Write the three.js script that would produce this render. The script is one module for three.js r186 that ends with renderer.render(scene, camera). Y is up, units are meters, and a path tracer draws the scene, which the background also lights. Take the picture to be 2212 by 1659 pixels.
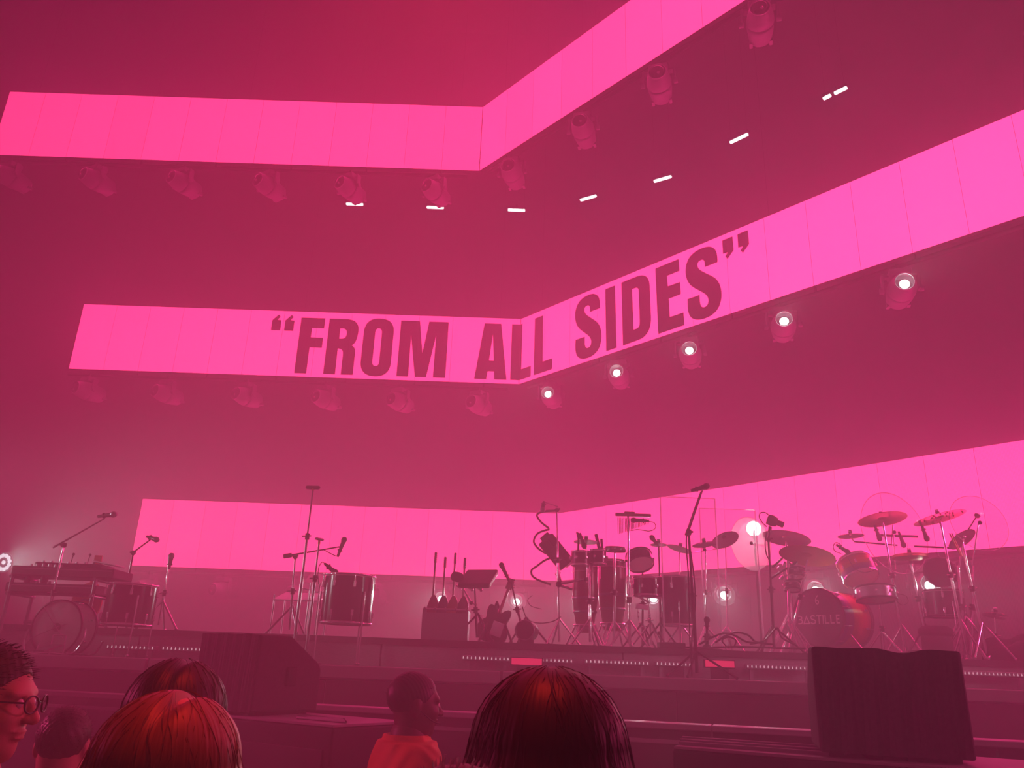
import * as THREE from 'three';
import { RectAreaLightUniformsLib } from 'three/addons/lights/RectAreaLightUniformsLib.js';
import { RoundedBoxGeometry } from 'three/addons/geometries/RoundedBoxGeometry.js';
import { mergeGeometries, mergeVertices } from 'three/addons/utils/BufferGeometryUtils.js';
import { MarchingCubes } from 'three/addons/objects/MarchingCubes.js';

// ================================================================ camera, exposure, haze, large lights
const renderer = new THREE.WebGLRenderer();
renderer.toneMapping = THREE.LinearToneMapping;
renderer.toneMappingExposure = 1.0;
renderer.shadowMap.enabled = true;
RectAreaLightUniformsLib.init();
const scene = new THREE.Scene();
scene.background = new THREE.Color(0, 0, 0);
const FOCAL = 1713.05, PITCH = 19.7825 * Math.PI / 180, ROLL = 2.1028 * Math.PI / 180, EYE = 1.75;
const camera = new THREE.PerspectiveCamera(2 * Math.atan(829.5 / FOCAL) * 180 / Math.PI, 2212 / 1659, 0.05, 200);
camera.position.set(0, EYE, 0);
camera.rotation.order = 'YXZ';
camera.rotation.set(PITCH, 0, ROLL);
camera.focus = 8; camera.userData.fStop = 18;                          // a small lens sharp on the stage
scene.fog = new THREE.FogExp2(new THREE.Color(1, 1, 1), 0.125);          // stage haze

const V = (x, y, z) => new THREE.Vector3(x, y, z);
const LED = { color: new THREE.Color(1, 0.042, 0.2), wash: new THREE.Color(1, 0.016, 0.2), glow: 5.9, light: 7.0 };
const FOLDS = [V(0.758, 3.007, -12.02), V(0.092, 5.513, -10.451), V(-0.525, 7.787, -8.698)];   // lower corner where the two wings of each LED band meet
const DL = V(-0.99998, 0, -0.00607), DR = V(0.66709, 0, 0.74498);
const NL = V(-0.00607, 0, 0.99998), NR = V(-0.74498, 0, 0.66709);
const PANEL = 0.487, N_LEFT = 13, N_RIGHT = 16;
function area(color, intensity, w, h, pos, dir) {
  const l = new THREE.RectAreaLight(color, intensity, w, h);
  l.position.copy(pos); l.lookAt(pos.clone().add(dir)); scene.add(l); return l;
}
[2.1, 1.0, 0.9].forEach((share, k) => {
  const f = FOLDS[k], o = f.clone().add(V(0, 0.5, 0));
  area(LED.wash, LED.light * share, N_LEFT * PANEL, 0.96, o.clone().addScaledVector(DL, N_LEFT * PANEL / 2).addScaledVector(NL, 0.03), NL);
  area(LED.wash, LED.light * share, N_RIGHT * PANEL - 0.1, 0.96, o.clone().addScaledVector(DR, N_RIGHT * PANEL / 2 + 0.05).addScaledVector(NR, 0.03), NR);
});
function spot(color, intensity, pos, target, angle, penumbra, radius = 2) {
  const l = new THREE.SpotLight(color, intensity, 0, angle, penumbra, 2);
  l.position.copy(pos); l.target.position.copy(target); scene.add(l); scene.add(l.target);
  l.castShadow = true; l.shadow.radius = radius; return l;
}

// ================================================================ helpers
let seed = 7;
const rnd = () => { seed = (seed * 1664525 + 1013904223) >>> 0; return seed / 4294967296; };
const rr = (a, b) => a + (b - a) * rnd();
const C = (r, g, b) => new THREE.Color().setRGB(r, g, b);
const std = (o) => new THREE.MeshStandardMaterial(o);
// a point of the place seen at photo position (x, y) whose distance in front of the camera plane is -z
function at(px, py, z) {
  const a = px - 1106, b = py - 829.5, c = Math.cos(ROLL), s = Math.sin(ROLL);
  const X = (a * c + b * s) / FOCAL, Y = -(-a * s + b * c) / FOCAL, cp = Math.cos(PITCH), sp = Math.sin(PITCH);
  const r = V(X, Y * cp + sp, Y * sp - cp);
  return r.multiplyScalar(z / r.z).add(V(0, EYE, 0));
}
const down = (p, y) => V(p.x, y, p.z);
const taken = {};
function numbered(name) { const n = taken[name] = (taken[name] ?? -1) + 1; return n ? `${name}_${String(n).padStart(3, '0')}` : name; }
function tidy(g) {
  let q = g.index ? g.toNonIndexed() : g;
  if (!q.attributes.normal) q.computeVertexNormals();
  if (!q.attributes.uv) q.setAttribute('uv', new THREE.BufferAttribute(new Float32Array(q.attributes.position.count * 2), 2));
  for (const k of Object.keys(q.attributes)) if (!['position', 'normal', 'uv'].includes(k)) q.deleteAttribute(k);
  return q;
}
const join = (gs) => Array.isArray(gs) ? (gs.length === 1 ? gs[0] : mergeGeometries(gs.map(tidy))) : gs;
function mesh(name, gs, m) { const o = new THREE.Mesh(join(gs), m); o.name = name; o.castShadow = o.receiveShadow = true; return o; }
function thing(name, label, category, pos = V(0, 0, 0), group) {
  const o = new THREE.Group(); o.name = numbered(name); o.position.copy(pos); o.userData = { label, category };
  if (group) o.userData.group = group;
  scene.add(o); return o;
}
// a part whose geometry is given in world coordinates, set under a thing standing at its base (or under a part of it)
function part(parent, name, gs, m, label) {
  let root = parent; while (root.parent !== scene) root = root.parent;
  const g = join(gs); g.translate(-root.position.x, -root.position.y, -root.position.z);
  const o = mesh(name, g, m); if (label) o.userData.label = label;
  parent.add(o); return o;
}
function local(parent, name, gs, m, label) { const o = mesh(name, gs, m); if (label) o.userData.label = label; parent.add(o); return o; }
function solo(name, label, category, gs, m, group) {          // a thing of one mesh, geometry in world coordinates
  const g = join(gs); g.computeBoundingBox(); const b = g.boundingBox, p = V((b.min.x + b.max.x) / 2, b.min.y, (b.min.z + b.max.z) / 2);
  g.translate(-p.x, -p.y, -p.z);
  const o = mesh(numbered(name), g, m); o.position.copy(p); o.userData = { label, category }; if (group) o.userData.group = group;
  scene.add(o); return o;
}
function struct(name, gs, m, label) { const o = mesh(name, gs, m); o.userData.kind = 'structure'; if (label) o.userData.label = label; scene.add(o); return o; }
const UPY = V(0, 1, 0);
const box = (w, h, d, x = 0, y = 0, z = 0) => new THREE.BoxGeometry(w, h, d).translate(x, y, z);
const rbox = (w, h, d, r = 0.01, x = 0, y = 0, z = 0, s = 2) => new RoundedBoxGeometry(w, h, d, s, r).translate(x, y, z);
function place(g, pos, dir, spin = 0) {                        // turns +Y to dir, then moves
  if (spin) g.rotateY(spin);
  return g.applyQuaternion(new THREE.Quaternion().setFromUnitVectors(UPY, dir.clone().normalize())).translate(pos.x, pos.y, pos.z);
}
function bar(a, b, r0, r1 = r0, seg = 8) { const d = b.clone().sub(a), l = d.length(); return place(new THREE.CylinderGeometry(r1, r0, l, seg).translate(0, l / 2, 0), a, d); }
function wire(pts, r, n = 24, seg = 6) { return new THREE.TubeGeometry(new THREE.CatmullRomCurve3(pts), n, r, seg, false); }
function lathe(prof, seg = 32) { return new THREE.LatheGeometry(prof.map(([r, y]) => new THREE.Vector2(Math.max(r, 0.0001), y)), seg); }
const ball = (p, r, seg = 10) => new THREE.SphereGeometry(r, seg, Math.max(6, seg - 2)).translate(p.x, p.y, p.z);
const torus = (R, r, seg = 40, t = 8) => new THREE.TorusGeometry(R, r, t, seg).rotateX(Math.PI / 2);     // ring round +Y
const mix = (a, b, t) => a.clone().lerp(b, t);
function noiseTex(size, fn, rep = 1, srgb = true) {
  const d = new Uint8Array(size * size * 4);
  for (let y = 0; y < size; y++) for (let x = 0; x < size; x++) { const c = fn(x / size, y / size, x, y), i = (y * size + x) * 4; d[i] = c[0]; d[i + 1] = c[1]; d[i + 2] = c[2]; d[i + 3] = 255; }
  const t = new THREE.DataTexture(d, size, size); t.wrapS = t.wrapT = THREE.RepeatWrapping; t.repeat.set(rep, rep); t.magFilter = THREE.LinearFilter; t.minFilter = THREE.LinearMipmapLinearFilter; t.generateMipmaps = true;
  if (srgb) t.colorSpace = THREE.SRGBColorSpace; t.needsUpdate = true; return t;
}
const grain = (lo, hi, size = 128) => noiseTex(size, () => { const v = lo + (hi - lo) * rnd(); return [v, v, v]; });

// ================================================================ materials
const M = {
  drape: std({ color: 0x0b0b0c, roughness: 0.95, map: grain(200, 255) }),
  black: std({ color: 0x0c0c0d, roughness: 0.6 }),
  blackGloss: std({ color: 0x0a0a0b, roughness: 0.3 }),
  deck: std({ color: 0x4a4a4e, roughness: 0.5, map: grain(170, 255) }),
  fascia: std({ color: 0x101012, roughness: 0.7, map: grain(180, 255) }),
  trim: std({ color: 0x8e8e92, roughness: 0.5 }),
  riserFront: std({ color: 0xb4b4b8, roughness: 0.6, map: grain(210, 255) }),
  greyCase: std({ color: 0x7c7c80, roughness: 0.6 }),
  alu: std({ color: 0xb8b8bc, roughness: 0.35, metalness: 1 }),
  chrome: std({ color: 0xe6e6ea, roughness: 0.12, metalness: 1 }),
  steel: std({ color: 0x8a8a90, roughness: 0.3, metalness: 1 }),
  darkMetal: std({ color: 0x1a1a1d, roughness: 0.35, metalness: 0.6 }),
  rubber: std({ color: 0x0a0a0a, roughness: 0.85 }),
  cable: std({ color: 0x0b0b0b, roughness: 0.6 }),
  housing: std({ color: 0x8c8c92, roughness: 0.45 }),
  lensOff: std({ color: 0x1b1f2a, roughness: 0.06, metalness: 0.2 }),
  lampWhite: std({ color: 0x111111, emissive: C(0.93, 1, 1), emissiveIntensity: 26 }),
  batten: std({ color: 0x111111, emissive: C(0.93, 1, 0.98), emissiveIntensity: 6 }),
  head: std({ color: 0xd8d4d0, roughness: 0.5 }),
  headClear: new THREE.MeshPhysicalMaterial({ color: 0xdddddd, roughness: 0.25, transmission: 0.75, thickness: 0 }),
  acrylic: new THREE.MeshPhysicalMaterial({ color: 0xf6f6f8, roughness: 0.03, transmission: 1, thickness: 0, ior: 1.49 }),
  acrylicEdge: std({ color: 0xe8e8ee, roughness: 0.2 }),
  shellBlack: std({ color: 0x100e10, roughness: 0.18 }),
  shellWood: std({ color: 0x6b4630, roughness: 0.35 }),
  conga: std({ color: 0x7a5a45, roughness: 0.3 }),
  bronze: std({ color: 0xb08a4a, roughness: 0.28, metalness: 1 }),
  silver: std({ color: 0xd4d4d2, roughness: 0.2, metalness: 1 }),
  white: std({ color: 0xe6e6e6, roughness: 0.5 }),
  paper: std({ color: 0xdedee4, roughness: 0.4 }),
  skin: std({ color: 0xb98a74, roughness: 0.55 }),
  skinDark: std({ color: 0x4a2e22, roughness: 0.5 }),
};
const Y_FLOOR = 1.735, Y_RISER = 1.96, Z_EDGE = -6.0, Z_RISER = -6.9;

// ================================================================ the hall and the stage
struct('wall_back', box(30, 16, 0.3, 0, 8, -15.15), M.drape); struct('wall_left', box(0.3, 16, 26, -13, 8, -2.2), M.drape); struct('wall_right', box(0.3, 16, 26, 13, 8, -2.2), M.drape);
struct('wall_rear', box(30, 16, 0.3, 0, 8, 10.8), M.drape); struct('floor', box(30, 0.3, 26.4, 0, -0.15, -2.2), M.deck); struct('ceiling', box(30, 0.3, 26.4, 0, 16.15, -2.2), M.drape);
{ // main stage: a deck on a dark skirt with a pale edge trim, and the raised back riser
  const s = new THREE.Group(); s.name = 'stage'; s.userData.kind = 'structure'; scene.add(s);
  local(s, 'deck', box(20, 0.06, 8.9, 0, Y_FLOOR - 0.03, Z_EDGE - 4.45), M.deck);
  for (let i = 0; i < 16; i++) local(s, 'skirt_panel', box(1.24, Y_FLOOR - 0.1, 0.04, -9.375 + i * 1.25, (Y_FLOOR - 0.1) / 2, Z_EDGE - 0.06), M.fascia);
  for (let i = 0; i < 8; i++) local(s, 'edge_trim', rbox(2.48, 0.085, 0.05, 0.008, -8.75 + i * 2.5, Y_FLOOR - 0.043, Z_EDGE + 0.02), M.trim);
  const r = new THREE.Group(); r.name = 'riser'; r.userData.kind = 'structure'; scene.add(r);
  local(r, 'deck', box(18, 0.05, 7.9, 0, Y_RISER - 0.025, Z_RISER - 3.95), M.deck);
  for (let i = 0; i < 9; i++) local(r, 'front_panel', box(1.985, Y_RISER - Y_FLOOR - 0.05, 0.04, -8 + i * 2, (Y_RISER + Y_FLOOR) / 2 - 0.025, Z_RISER - 0.04), M.riserFront);
}

// ================================================================ LED bands
const LED_W = 2048, LED_H = 256;
function bandTexture(text, len, right) {
  const cv = document.createElement('canvas'); cv.width = LED_W; cv.height = LED_H; const g = cv.getContext('2d');
  g.fillStyle = '#ffffff'; g.fillRect(0, 0, LED_W, LED_H);
  g.fillStyle = '#000000';
  const X = (u) => (right ? u / len : 1 + u / len) * LED_W, Y = (t) => (1 - t) * LED_H;
  for (const shape of text) {
    const [pts, hole] = shape; g.fillStyle = hole ? '#ffffff' : '#000000'; g.beginPath();
    pts.forEach((p, i) => p.length === 2 ? (i ? g.lineTo(X(p[0]), Y(p[1])) : g.moveTo(X(p[0]), Y(p[1]))) : g.quadraticCurveTo(X(p[0]), Y(p[1]), X(p[2]), Y(p[3])));
    g.closePath(); g.fill();
  }
  const t = new THREE.CanvasTexture(cv); t.colorSpace = THREE.SRGBColorSpace; t.magFilter = THREE.LinearFilter; return t;
}
const QUOTE_OPEN = (x) => [[[x, 0.692], [x, 0.852], [x + 0.085, 0.942], [x + 0.112, 0.91], [x + 0.077, 0.858], [x + 0.133, 0.852], [x + 0.133, 0.692]]];
const QUOTE_SHUT = (x) => [[[x, 0.932], [x + 0.131, 0.932], [x + 0.135, 0.757], [x + 0.053, 0.677], [x + 0.027, 0.717], [x + 0.058, 0.757], [x, 0.763]]];
const LETTER_S = (x, w = 0.46) => [[
  [x + 0.01, 0.358], [x + 0.175, 0.358], [x + 0.175, 0.27], [x + 0.18, 0.185, x + 0.235, 0.185], [x + 0.29, 0.19, x + 0.29, 0.255], [x + 0.29, 0.31, x + 0.23, 0.365],
  [x + 0.11, 0.47], [x - 0.005, 0.58, x, 0.722], [x + 0.01, 0.94, x + 0.23, 0.942], [x + 0.435, 0.94, x + 0.437, 0.75], [x + 0.437, 0.686], [x + 0.267, 0.686], [x + 0.267, 0.74],
  [x + 0.262, 0.795, x + 0.215, 0.795], [x + 0.165, 0.79, x + 0.165, 0.74], [x + 0.17, 0.69, x + 0.23, 0.64], [x + 0.36, 0.53], [x + w + 0.01, 0.43, x + w + 0.003, 0.27], [x + w - 0.01, 0.045, x + 0.225, 0.045], [x, 0.05, x + 0.01, 0.27]]];
const TEXT_LEFT = [QUOTE_OPEN(-3.575), QUOTE_OPEN(-3.389),
  [[[-3.16, 0.05], [-3.16, 0.905], [-2.818, 0.905], [-2.818, 0.748], [-2.99, 0.748], [-2.99, 0.602], [-2.816, 0.602], [-2.816, 0.447], [-2.99, 0.447], [-2.99, 0.05]]],
  [[[-2.752, 0.052], [-2.752, 0.904], [-2.5, 0.904], [-2.325, 0.9, -2.322, 0.73], [-2.322, 0.54, -2.397, 0.5], [-2.337, 0.47, -2.337, 0.397], [-2.336, 0.052], [-2.503, 0.052], [-2.504, 0.37], [-2.51, 0.445, -2.588, 0.445], [-2.585, 0.052]]],
  [[[-2.584, 0.598], [-2.584, 0.757], [-2.54, 0.757], [-2.483, 0.75, -2.483, 0.68], [-2.483, 0.6, -2.54, 0.598]], 1],
  [[[-2.242, 0.25], [-2.242, 0.73], [-2.23, 0.932, -2.028, 0.932], [-1.82, 0.93, -1.815, 0.73], [-1.815, 0.25], [-1.825, 0.042, -2.028, 0.042], [-2.235, 0.045, -2.242, 0.25]]],
  [[[-2.078, 0.262], [-2.078, 0.71], [-2.075, 0.777, -2.029, 0.777], [-1.982, 0.775, -1.98, 0.71], [-1.98, 0.262], [-1.983, 0.198, -2.029, 0.198], [-2.075, 0.2, -2.078, 0.262]], 1],
  [[[-1.72, 0.056], [-1.72, 0.912], [-1.452, 0.912], [-1.381, 0.415], [-1.316, 0.91], [-1.036, 0.91], [-1.033, 0.056], [-1.206, 0.056], [-1.203, 0.704], [-1.305, 0.056], [-1.459, 0.056], [-1.562, 0.703], [-1.556, 0.056]]],
  [[[-0.625, 0.058], [-0.515, 0.913], [-0.279, 0.913], [-0.173, 0.058], [-0.344, 0.058], [-0.352, 0.178], [-0.444, 0.178], [-0.459, 0.058]]],
  [[[-0.432, 0.338], [-0.361, 0.338], [-0.392, 0.747]], 1],
  [[[-0.119, 0.06], [-0.119, 0.913], [0.02, 0.913], [0.02, 0.06]]]];
const TEXT_RIGHT = [[[[-0.02, 0.915], [0.03, 0.915], [0.034, 0.214], [0.23, 0.214], [0.232, 0.058], [-0.02, 0.058]]],
  [[[0.296, 0.058], [0.29, 0.915], [0.454, 0.915], [0.464, 0.216], [0.647, 0.214], [0.647, 0.058]]],
  LETTER_S(1.068), [[[1.612, 0.052], [1.6, 0.923], [1.765, 0.923], [1.78, 0.052]]],
  [[[1.885, 0.053], [1.872, 0.923], [2.11, 0.923], [2.31, 0.92, 2.318, 0.73], [2.325, 0.3], [2.325, 0.06, 2.12, 0.056]]],
  [[[2.053, 0.213], [2.04, 0.772], [2.09, 0.772], [2.145, 0.77, 2.148, 0.71], [2.153, 0.28], [2.15, 0.215, 2.1, 0.213]], 1],
  [[[2.428, 0.048], [2.412, 0.926], [2.758, 0.926], [2.764, 0.767], [2.58, 0.765], [2.586, 0.62], [2.765, 0.617], [2.77, 0.457], [2.595, 0.453], [2.6, 0.213], [2.795, 0.21], [2.8, 0.048]]],
  LETTER_S(2.85), QUOTE_SHUT(3.366), QUOTE_SHUT(3.563)];
const dots = noiseTex(8, (u, v, x, y) => { const c = (x % 4 === 3 || y % 4 === 3) ? 205 : 255; return [c, c, c]; });
const ledPlain = [0, 1, 2].map((k) => std({ color: 0x0a0a0a, roughness: 0.5, emissive: LED.color, emissiveIntensity: LED.glow * [1, 0.965, 1.03][k], emissiveMap: dots }));
const panelShell = new THREE.BoxGeometry(PANEL - 0.004, 0.998, 0.05).translate(0, 0, -0.036);
const faceGeo = (u0, u1, v0, v1) => { const g = new THREE.PlaneGeometry(PANEL - 0.0025, 0.9985).translate(0, 0, -0.008), uv = g.attributes.uv; for (let i = 0; i < uv.count; i++) uv.setXY(i, u0 + (u1 - u0) * uv.getX(i), v0 + (v1 - v0) * uv.getY(i)); return g; };
const plainFace = faceGeo(0, PANEL / 0.025, 0, 1 / 0.025);
const bandNames = ['lowest', 'middle', 'highest'];
function band(k, right) {
  const n = right ? N_RIGHT : N_LEFT, d = right ? DR : DL, nn = right ? NR : NL, len = n * PANEL;
  const texted = k === 1;
  const t = thing('led_screen', `${bandNames[k]} glowing pink LED band, ${right ? 'wing angled off to the right' : 'left wing facing the crowd'}${texted ? (right ? ', reading L SIDES' : ', reading FROM AL') : ''}`, 'led screen', FOLDS[k], 'pink LED bands stacked above the stage');
  const turn = Math.atan2(nn.x, nn.z);
  const m = texted ? std({ color: 0x0a0a0a, roughness: 0.5, emissive: LED.color, emissiveIntensity: LED.glow, emissiveMap: bandTexture(right ? TEXT_RIGHT : TEXT_LEFT, len, right) }) : null;
  for (let i = 0; i < n; i++) {
    const s = right ? i + 0.5 : n - i - 0.5, c = d.clone().multiplyScalar(s * PANEL).add(V(0, 0.5, 0));
    const shell = local(t, 'led_panel', panelShell, M.black); shell.position.copy(c); shell.rotation.y = turn + (rnd() - 0.5) * 0.0015;
    const face = local(shell, 'led_face', texted ? faceGeo(i / n, (i + 1) / n, 0, 1) : plainFace, texted ? m : ledPlain[(rnd() * 3) | 0]);
    face.castShadow = false;
  }
  const f = [];
  for (const y of [0.06, 0.94]) f.push(bar(d.clone().multiplyScalar(0.12).addScaledVector(nn, -0.13).add(V(0, y, 0)), d.clone().multiplyScalar(len - 0.02).addScaledVector(nn, -0.13).add(V(0, y, 0)), 0.024));
  for (let i = 0; i <= n; i++) { const b = d.clone().multiplyScalar(Math.max(0.12, i * PANEL - 0.03)).addScaledVector(nn, -0.13); f.push(bar(b.clone().add(V(0, 0.06, 0)), b.clone().add(V(0, 0.94, 0)), 0.014, 0.014, 6)); }
  local(t, 'support_frame', f, M.darkMetal);
  if (k) for (const s of [0.3, len / 2, len - 0.3]) { const b = d.clone().multiplyScalar(s).addScaledVector(nn, -0.13); local(t, 'hanging_cable', bar(b.clone().add(V(0, 0.9, 0)), b.clone().setY(16 - FOLDS[k].y), 0.001, 0.001, 5), M.darkMetal); }
  // the pipe under the band that carries the moving lights
  const p = [bar(d.clone().multiplyScalar(0.15).add(V(0, -0.075, 0)).addScaledVector(nn, -0.04), d.clone().multiplyScalar(len).add(V(0, -0.075, 0)).addScaledVector(nn, -0.04), 0.022)];
  for (let i = 1; i < n; i += 2) { const b = d.clone().multiplyScalar(i * PANEL).addScaledVector(nn, -0.04); p.push(bar(b.clone().add(V(0, 0.01, 0)), b.clone().add(V(0, -0.075, 0)), 0.01, 0.01, 6)); }
  local(t, 'lighting_pipe', p, M.darkMetal);
}
for (let k = 0; k < 3; k++) { band(k, false); band(k, true); }
// unlit LED wall under the lowest band, standing on the riser
const unlit = std({ color: 0xb0acb4, roughness: 0.6, map: noiseTex(8, (u, v, x) => { const c = x % 4 === 3 ? 190 : 255; return [c, c, c]; }) });
for (const right of [false, true]) {
  const n = right ? N_RIGHT : N_LEFT, d = right ? DR : DL, nn = right ? NR : NL, h = FOLDS[0].y - Y_RISER - 0.002;
  const t = thing('led_wall', `unlit grey LED wall under the lowest pink band, ${right ? 'angled behind the drum kit' : 'behind the keyboards'}`, 'led wall', V(FOLDS[0].x, Y_RISER, FOLDS[0].z), 'unlit LED walls');
  const g = new THREE.BoxGeometry(PANEL - 0.003, h, 0.05), uv = g.attributes.uv; for (let i = 0; i < uv.count; i++) uv.setXY(i, uv.getX(i) * 20, uv.getY(i) * 40);
  for (let i = 0; i < n; i++) { const o = local(t, 'unlit_panel', g, unlit); o.position.copy(d).multiplyScalar((i + 0.5) * PANEL).addScaledVector(nn, -0.5); o.position.y = h / 2; o.rotation.y = Math.atan2(nn.x, nn.z); }
}

// ================================================================ moving lights under the bands, white battens
function movingLight(lit) {
  const g = new THREE.Group();                                   // origin on the pipe; the head points to +Z
  local(g, 'clamp', [box(0.05, 0.07, 0.05, 0, -0.02, 0)], M.black);
  local(g, 'base', rbox(0.2, 0.07, 0.16, 0.015, 0, -0.085, 0), M.housing);
  for (const s of [-1, 1]) local(g, 'yoke_arm', [rbox(0.025, 0.17, 0.07, 0.01, s * 0.155, -0.17, 0), box(0.06, 0.02, 0.06, s * 0.125, -0.105, 0), new THREE.CylinderGeometry(0.03, 0.03, 0.035, 14).rotateZ(Math.PI / 2).translate(s * 0.17, -0.24, 0)], M.housing);
  const Yh = -0.24;
  const fwd = (prof, seg = 28) => lathe(prof, seg).rotateX(Math.PI / 2).translate(0, Yh, 0);
  const head = local(g, 'head', fwd([[0, -0.24], [0.08, -0.24], [0.105, -0.215], [0.125, -0.06], [0.127, -0.02], [0.112, -0.016], [0.112, 0.0], [0.127, 0.004], [0.12, 0.06], [0.1, 0.14], [0.088, 0.17], [0.08, 0.172]]), M.housing);
  for (const x of [-0.09, 0.09]) local(head, 'tail_fin', box(0.03, 0.03, 0.06, x, Yh - 0.06, -0.22), M.housing);
  local(head, 'lens_ring', torus(0.086, 0.007, 40, 8).rotateX(Math.PI / 2).translate(0, Yh, 0.172), M.alu);
  local(head, 'lens', fwd([[0.08, 0.165], [0.07, 0.185], [0.045, 0.198], [0, 0.204]]), lit === 2 ? new THREE.MeshPhysicalMaterial({ color: 0xffffff, roughness: 0.05, transmission: 1, thickness: 0 }) : M.lensOff);
  if (lit) local(head, 'lamp_core', lathe([[0, 0], [0.044, 0], [0.038, 0.014], [0, 0.022]], 20).rotateX(Math.PI / 2).translate(0.0, Yh - 0.016, lit === 2 ? 0.15 : 0.192), M.lampWhite);
  else local(head, 'reflector', lathe([[0.02, 0.004], [0.012, 0.012], [0, 0.014]], 14).rotateX(Math.PI / 2).translate(0.012, Yh - 0.03, 0.19), M.chrome);
  return g;
}
const protoOff = movingLight(0), protoOn = movingLight(2);
const LAMP_S = [0.56, 1.66, 2.7, 3.8, 4.92, 6.02], LAMP_R = [0.6, 1.78, 2.84, 4.0, 5.2, 6.4];
const WORD = ['first', 'second', 'third', 'fourth', 'fifth', 'sixth'];
for (let k = 0; k < 3; k++) for (const right of [false, true]) (right ? LAMP_R : LAMP_S).forEach((s, i) => {
  if (right && ((k === 2 && i > 3) || (k === 1 && i > 4) || (k === 0 && i > 4))) return;
  const on = (k === 1 && right) || (k === 0 && (right || i < 2));
  const d = right ? DR : DL, nn = right ? NR : NL, o = (on ? protoOn : protoOff).clone();
  o.name = numbered('moving_light'); o.position.copy(FOLDS[k]).addScaledVector(d, s).addScaledVector(nn, -0.04); o.position.y -= 0.075;
  const aim = right ? V(-0.3, 0, 0.95) : V(-0.52, 0, 0.85);
  if (on) aim.set(right ? -0.28 : -0.1, -0.05, 0.95);
  o.rotation.y = Math.atan2(aim.x, aim.z);
  o.userData = { label: `${on ? 'lit white' : 'unlit dark'} moving-head light under the ${bandNames[k]} pink band's ${right ? 'right' : 'left'} wing, ${WORD[i]} from the corner`, category: 'stage light', group: 'moving lights hung under the LED bands' };
  scene.add(o);
  if (on) {
    const f = V(Math.sin(o.rotation.y), 0, Math.cos(o.rotation.y)), p = o.position.clone().add(V(0, -0.25, 0)).addScaledVector(f, 0.24);
    spot(C(0.86, 0.95, 1), k ? 2.6 : 17, p, p.clone().addScaledVector(f, 3).add(V(0, k ? -0.9 : -0.55, 0)), k ? 0.28 : 0.4, 0.9);
  }
});
// short white battens hung behind the top band
{
  const pts = [[-2.56, -10.74], [-1.3, -10.75], [-0.03, -10.74], [1.05, -10.33], [2.07, -9.77], [2.9, -8.79], [3.81, -7.86]], Y = 8.5;
  const line = [V(-7, Y, -10.74), V(0.4, Y, -10.74), V(2.1, Y, -9.7), V(6.4, Y, -5.2)];
  pts.forEach(([x, z], i) => {
    const a = line[i < 3 ? 0 : i < 5 ? 1 : 2], b = line[i < 3 ? 1 : i < 5 ? 2 : 3], d = b.clone().sub(a).normalize();
    const t = thing('batten_light', `short glowing white batten light, ${['leftmost', 'second from left', 'third from left', 'fourth from left', 'fifth from left', 'sixth from left', 'rightmost, with a dark gap in it'][i]} of the seven`, 'batten light', V(x, Y, z), 'white batten lights');
    t.rotation.y = Math.atan2(-d.z, d.x);
    local(t, 'housing', [rbox(0.3, 0.04, 0.06, 0.008, 0, 0.035, 0), box(0.03, 0.06, 0.03, 0, 0.06, 0)], M.black);
    const lens = i === 6 ? [rbox(0.1, 0.034, 0.045, 0.012, -0.1, 0, 0.0), rbox(0.16, 0.034, 0.045, 0.012, 0.07, 0, 0)] : [rbox(0.27, 0.036, 0.045, 0.014, 0, 0, 0)];
    local(t, 'glowing_tube', lens, M.batten);
    for (const e of [-0.12, 0.12]) local(t, 'hanging_cable', bar(V(e, 0.05, 0), V(e, 16 - Y, 0), 0.001, 0.001, 5), M.darkMetal);
    area(C(0.93, 1, 0.98), 0.3, 0.27, 0.04, V(x, Y - 0.03, z + 0.03), V(0, -0.6, 0.8));
  });
}

// ================================================================ instruments: builders
const TRIPOD = (foot, y, h, r, n = 3, turn = 0.4, rad = 0.009) => { const g = []; for (let i = 0; i < n; i++) { const a = turn + i * 2 * Math.PI / n; g.push([bar(V(foot.x, y + h, foot.z), V(foot.x + Math.cos(a) * r, y + 0.012, foot.z + Math.sin(a) * r), rad, rad, 7), ball(V(foot.x + Math.cos(a) * r, y + 0.012, foot.z + Math.sin(a) * r), 0.014, 8)]); } return g; };
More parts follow.
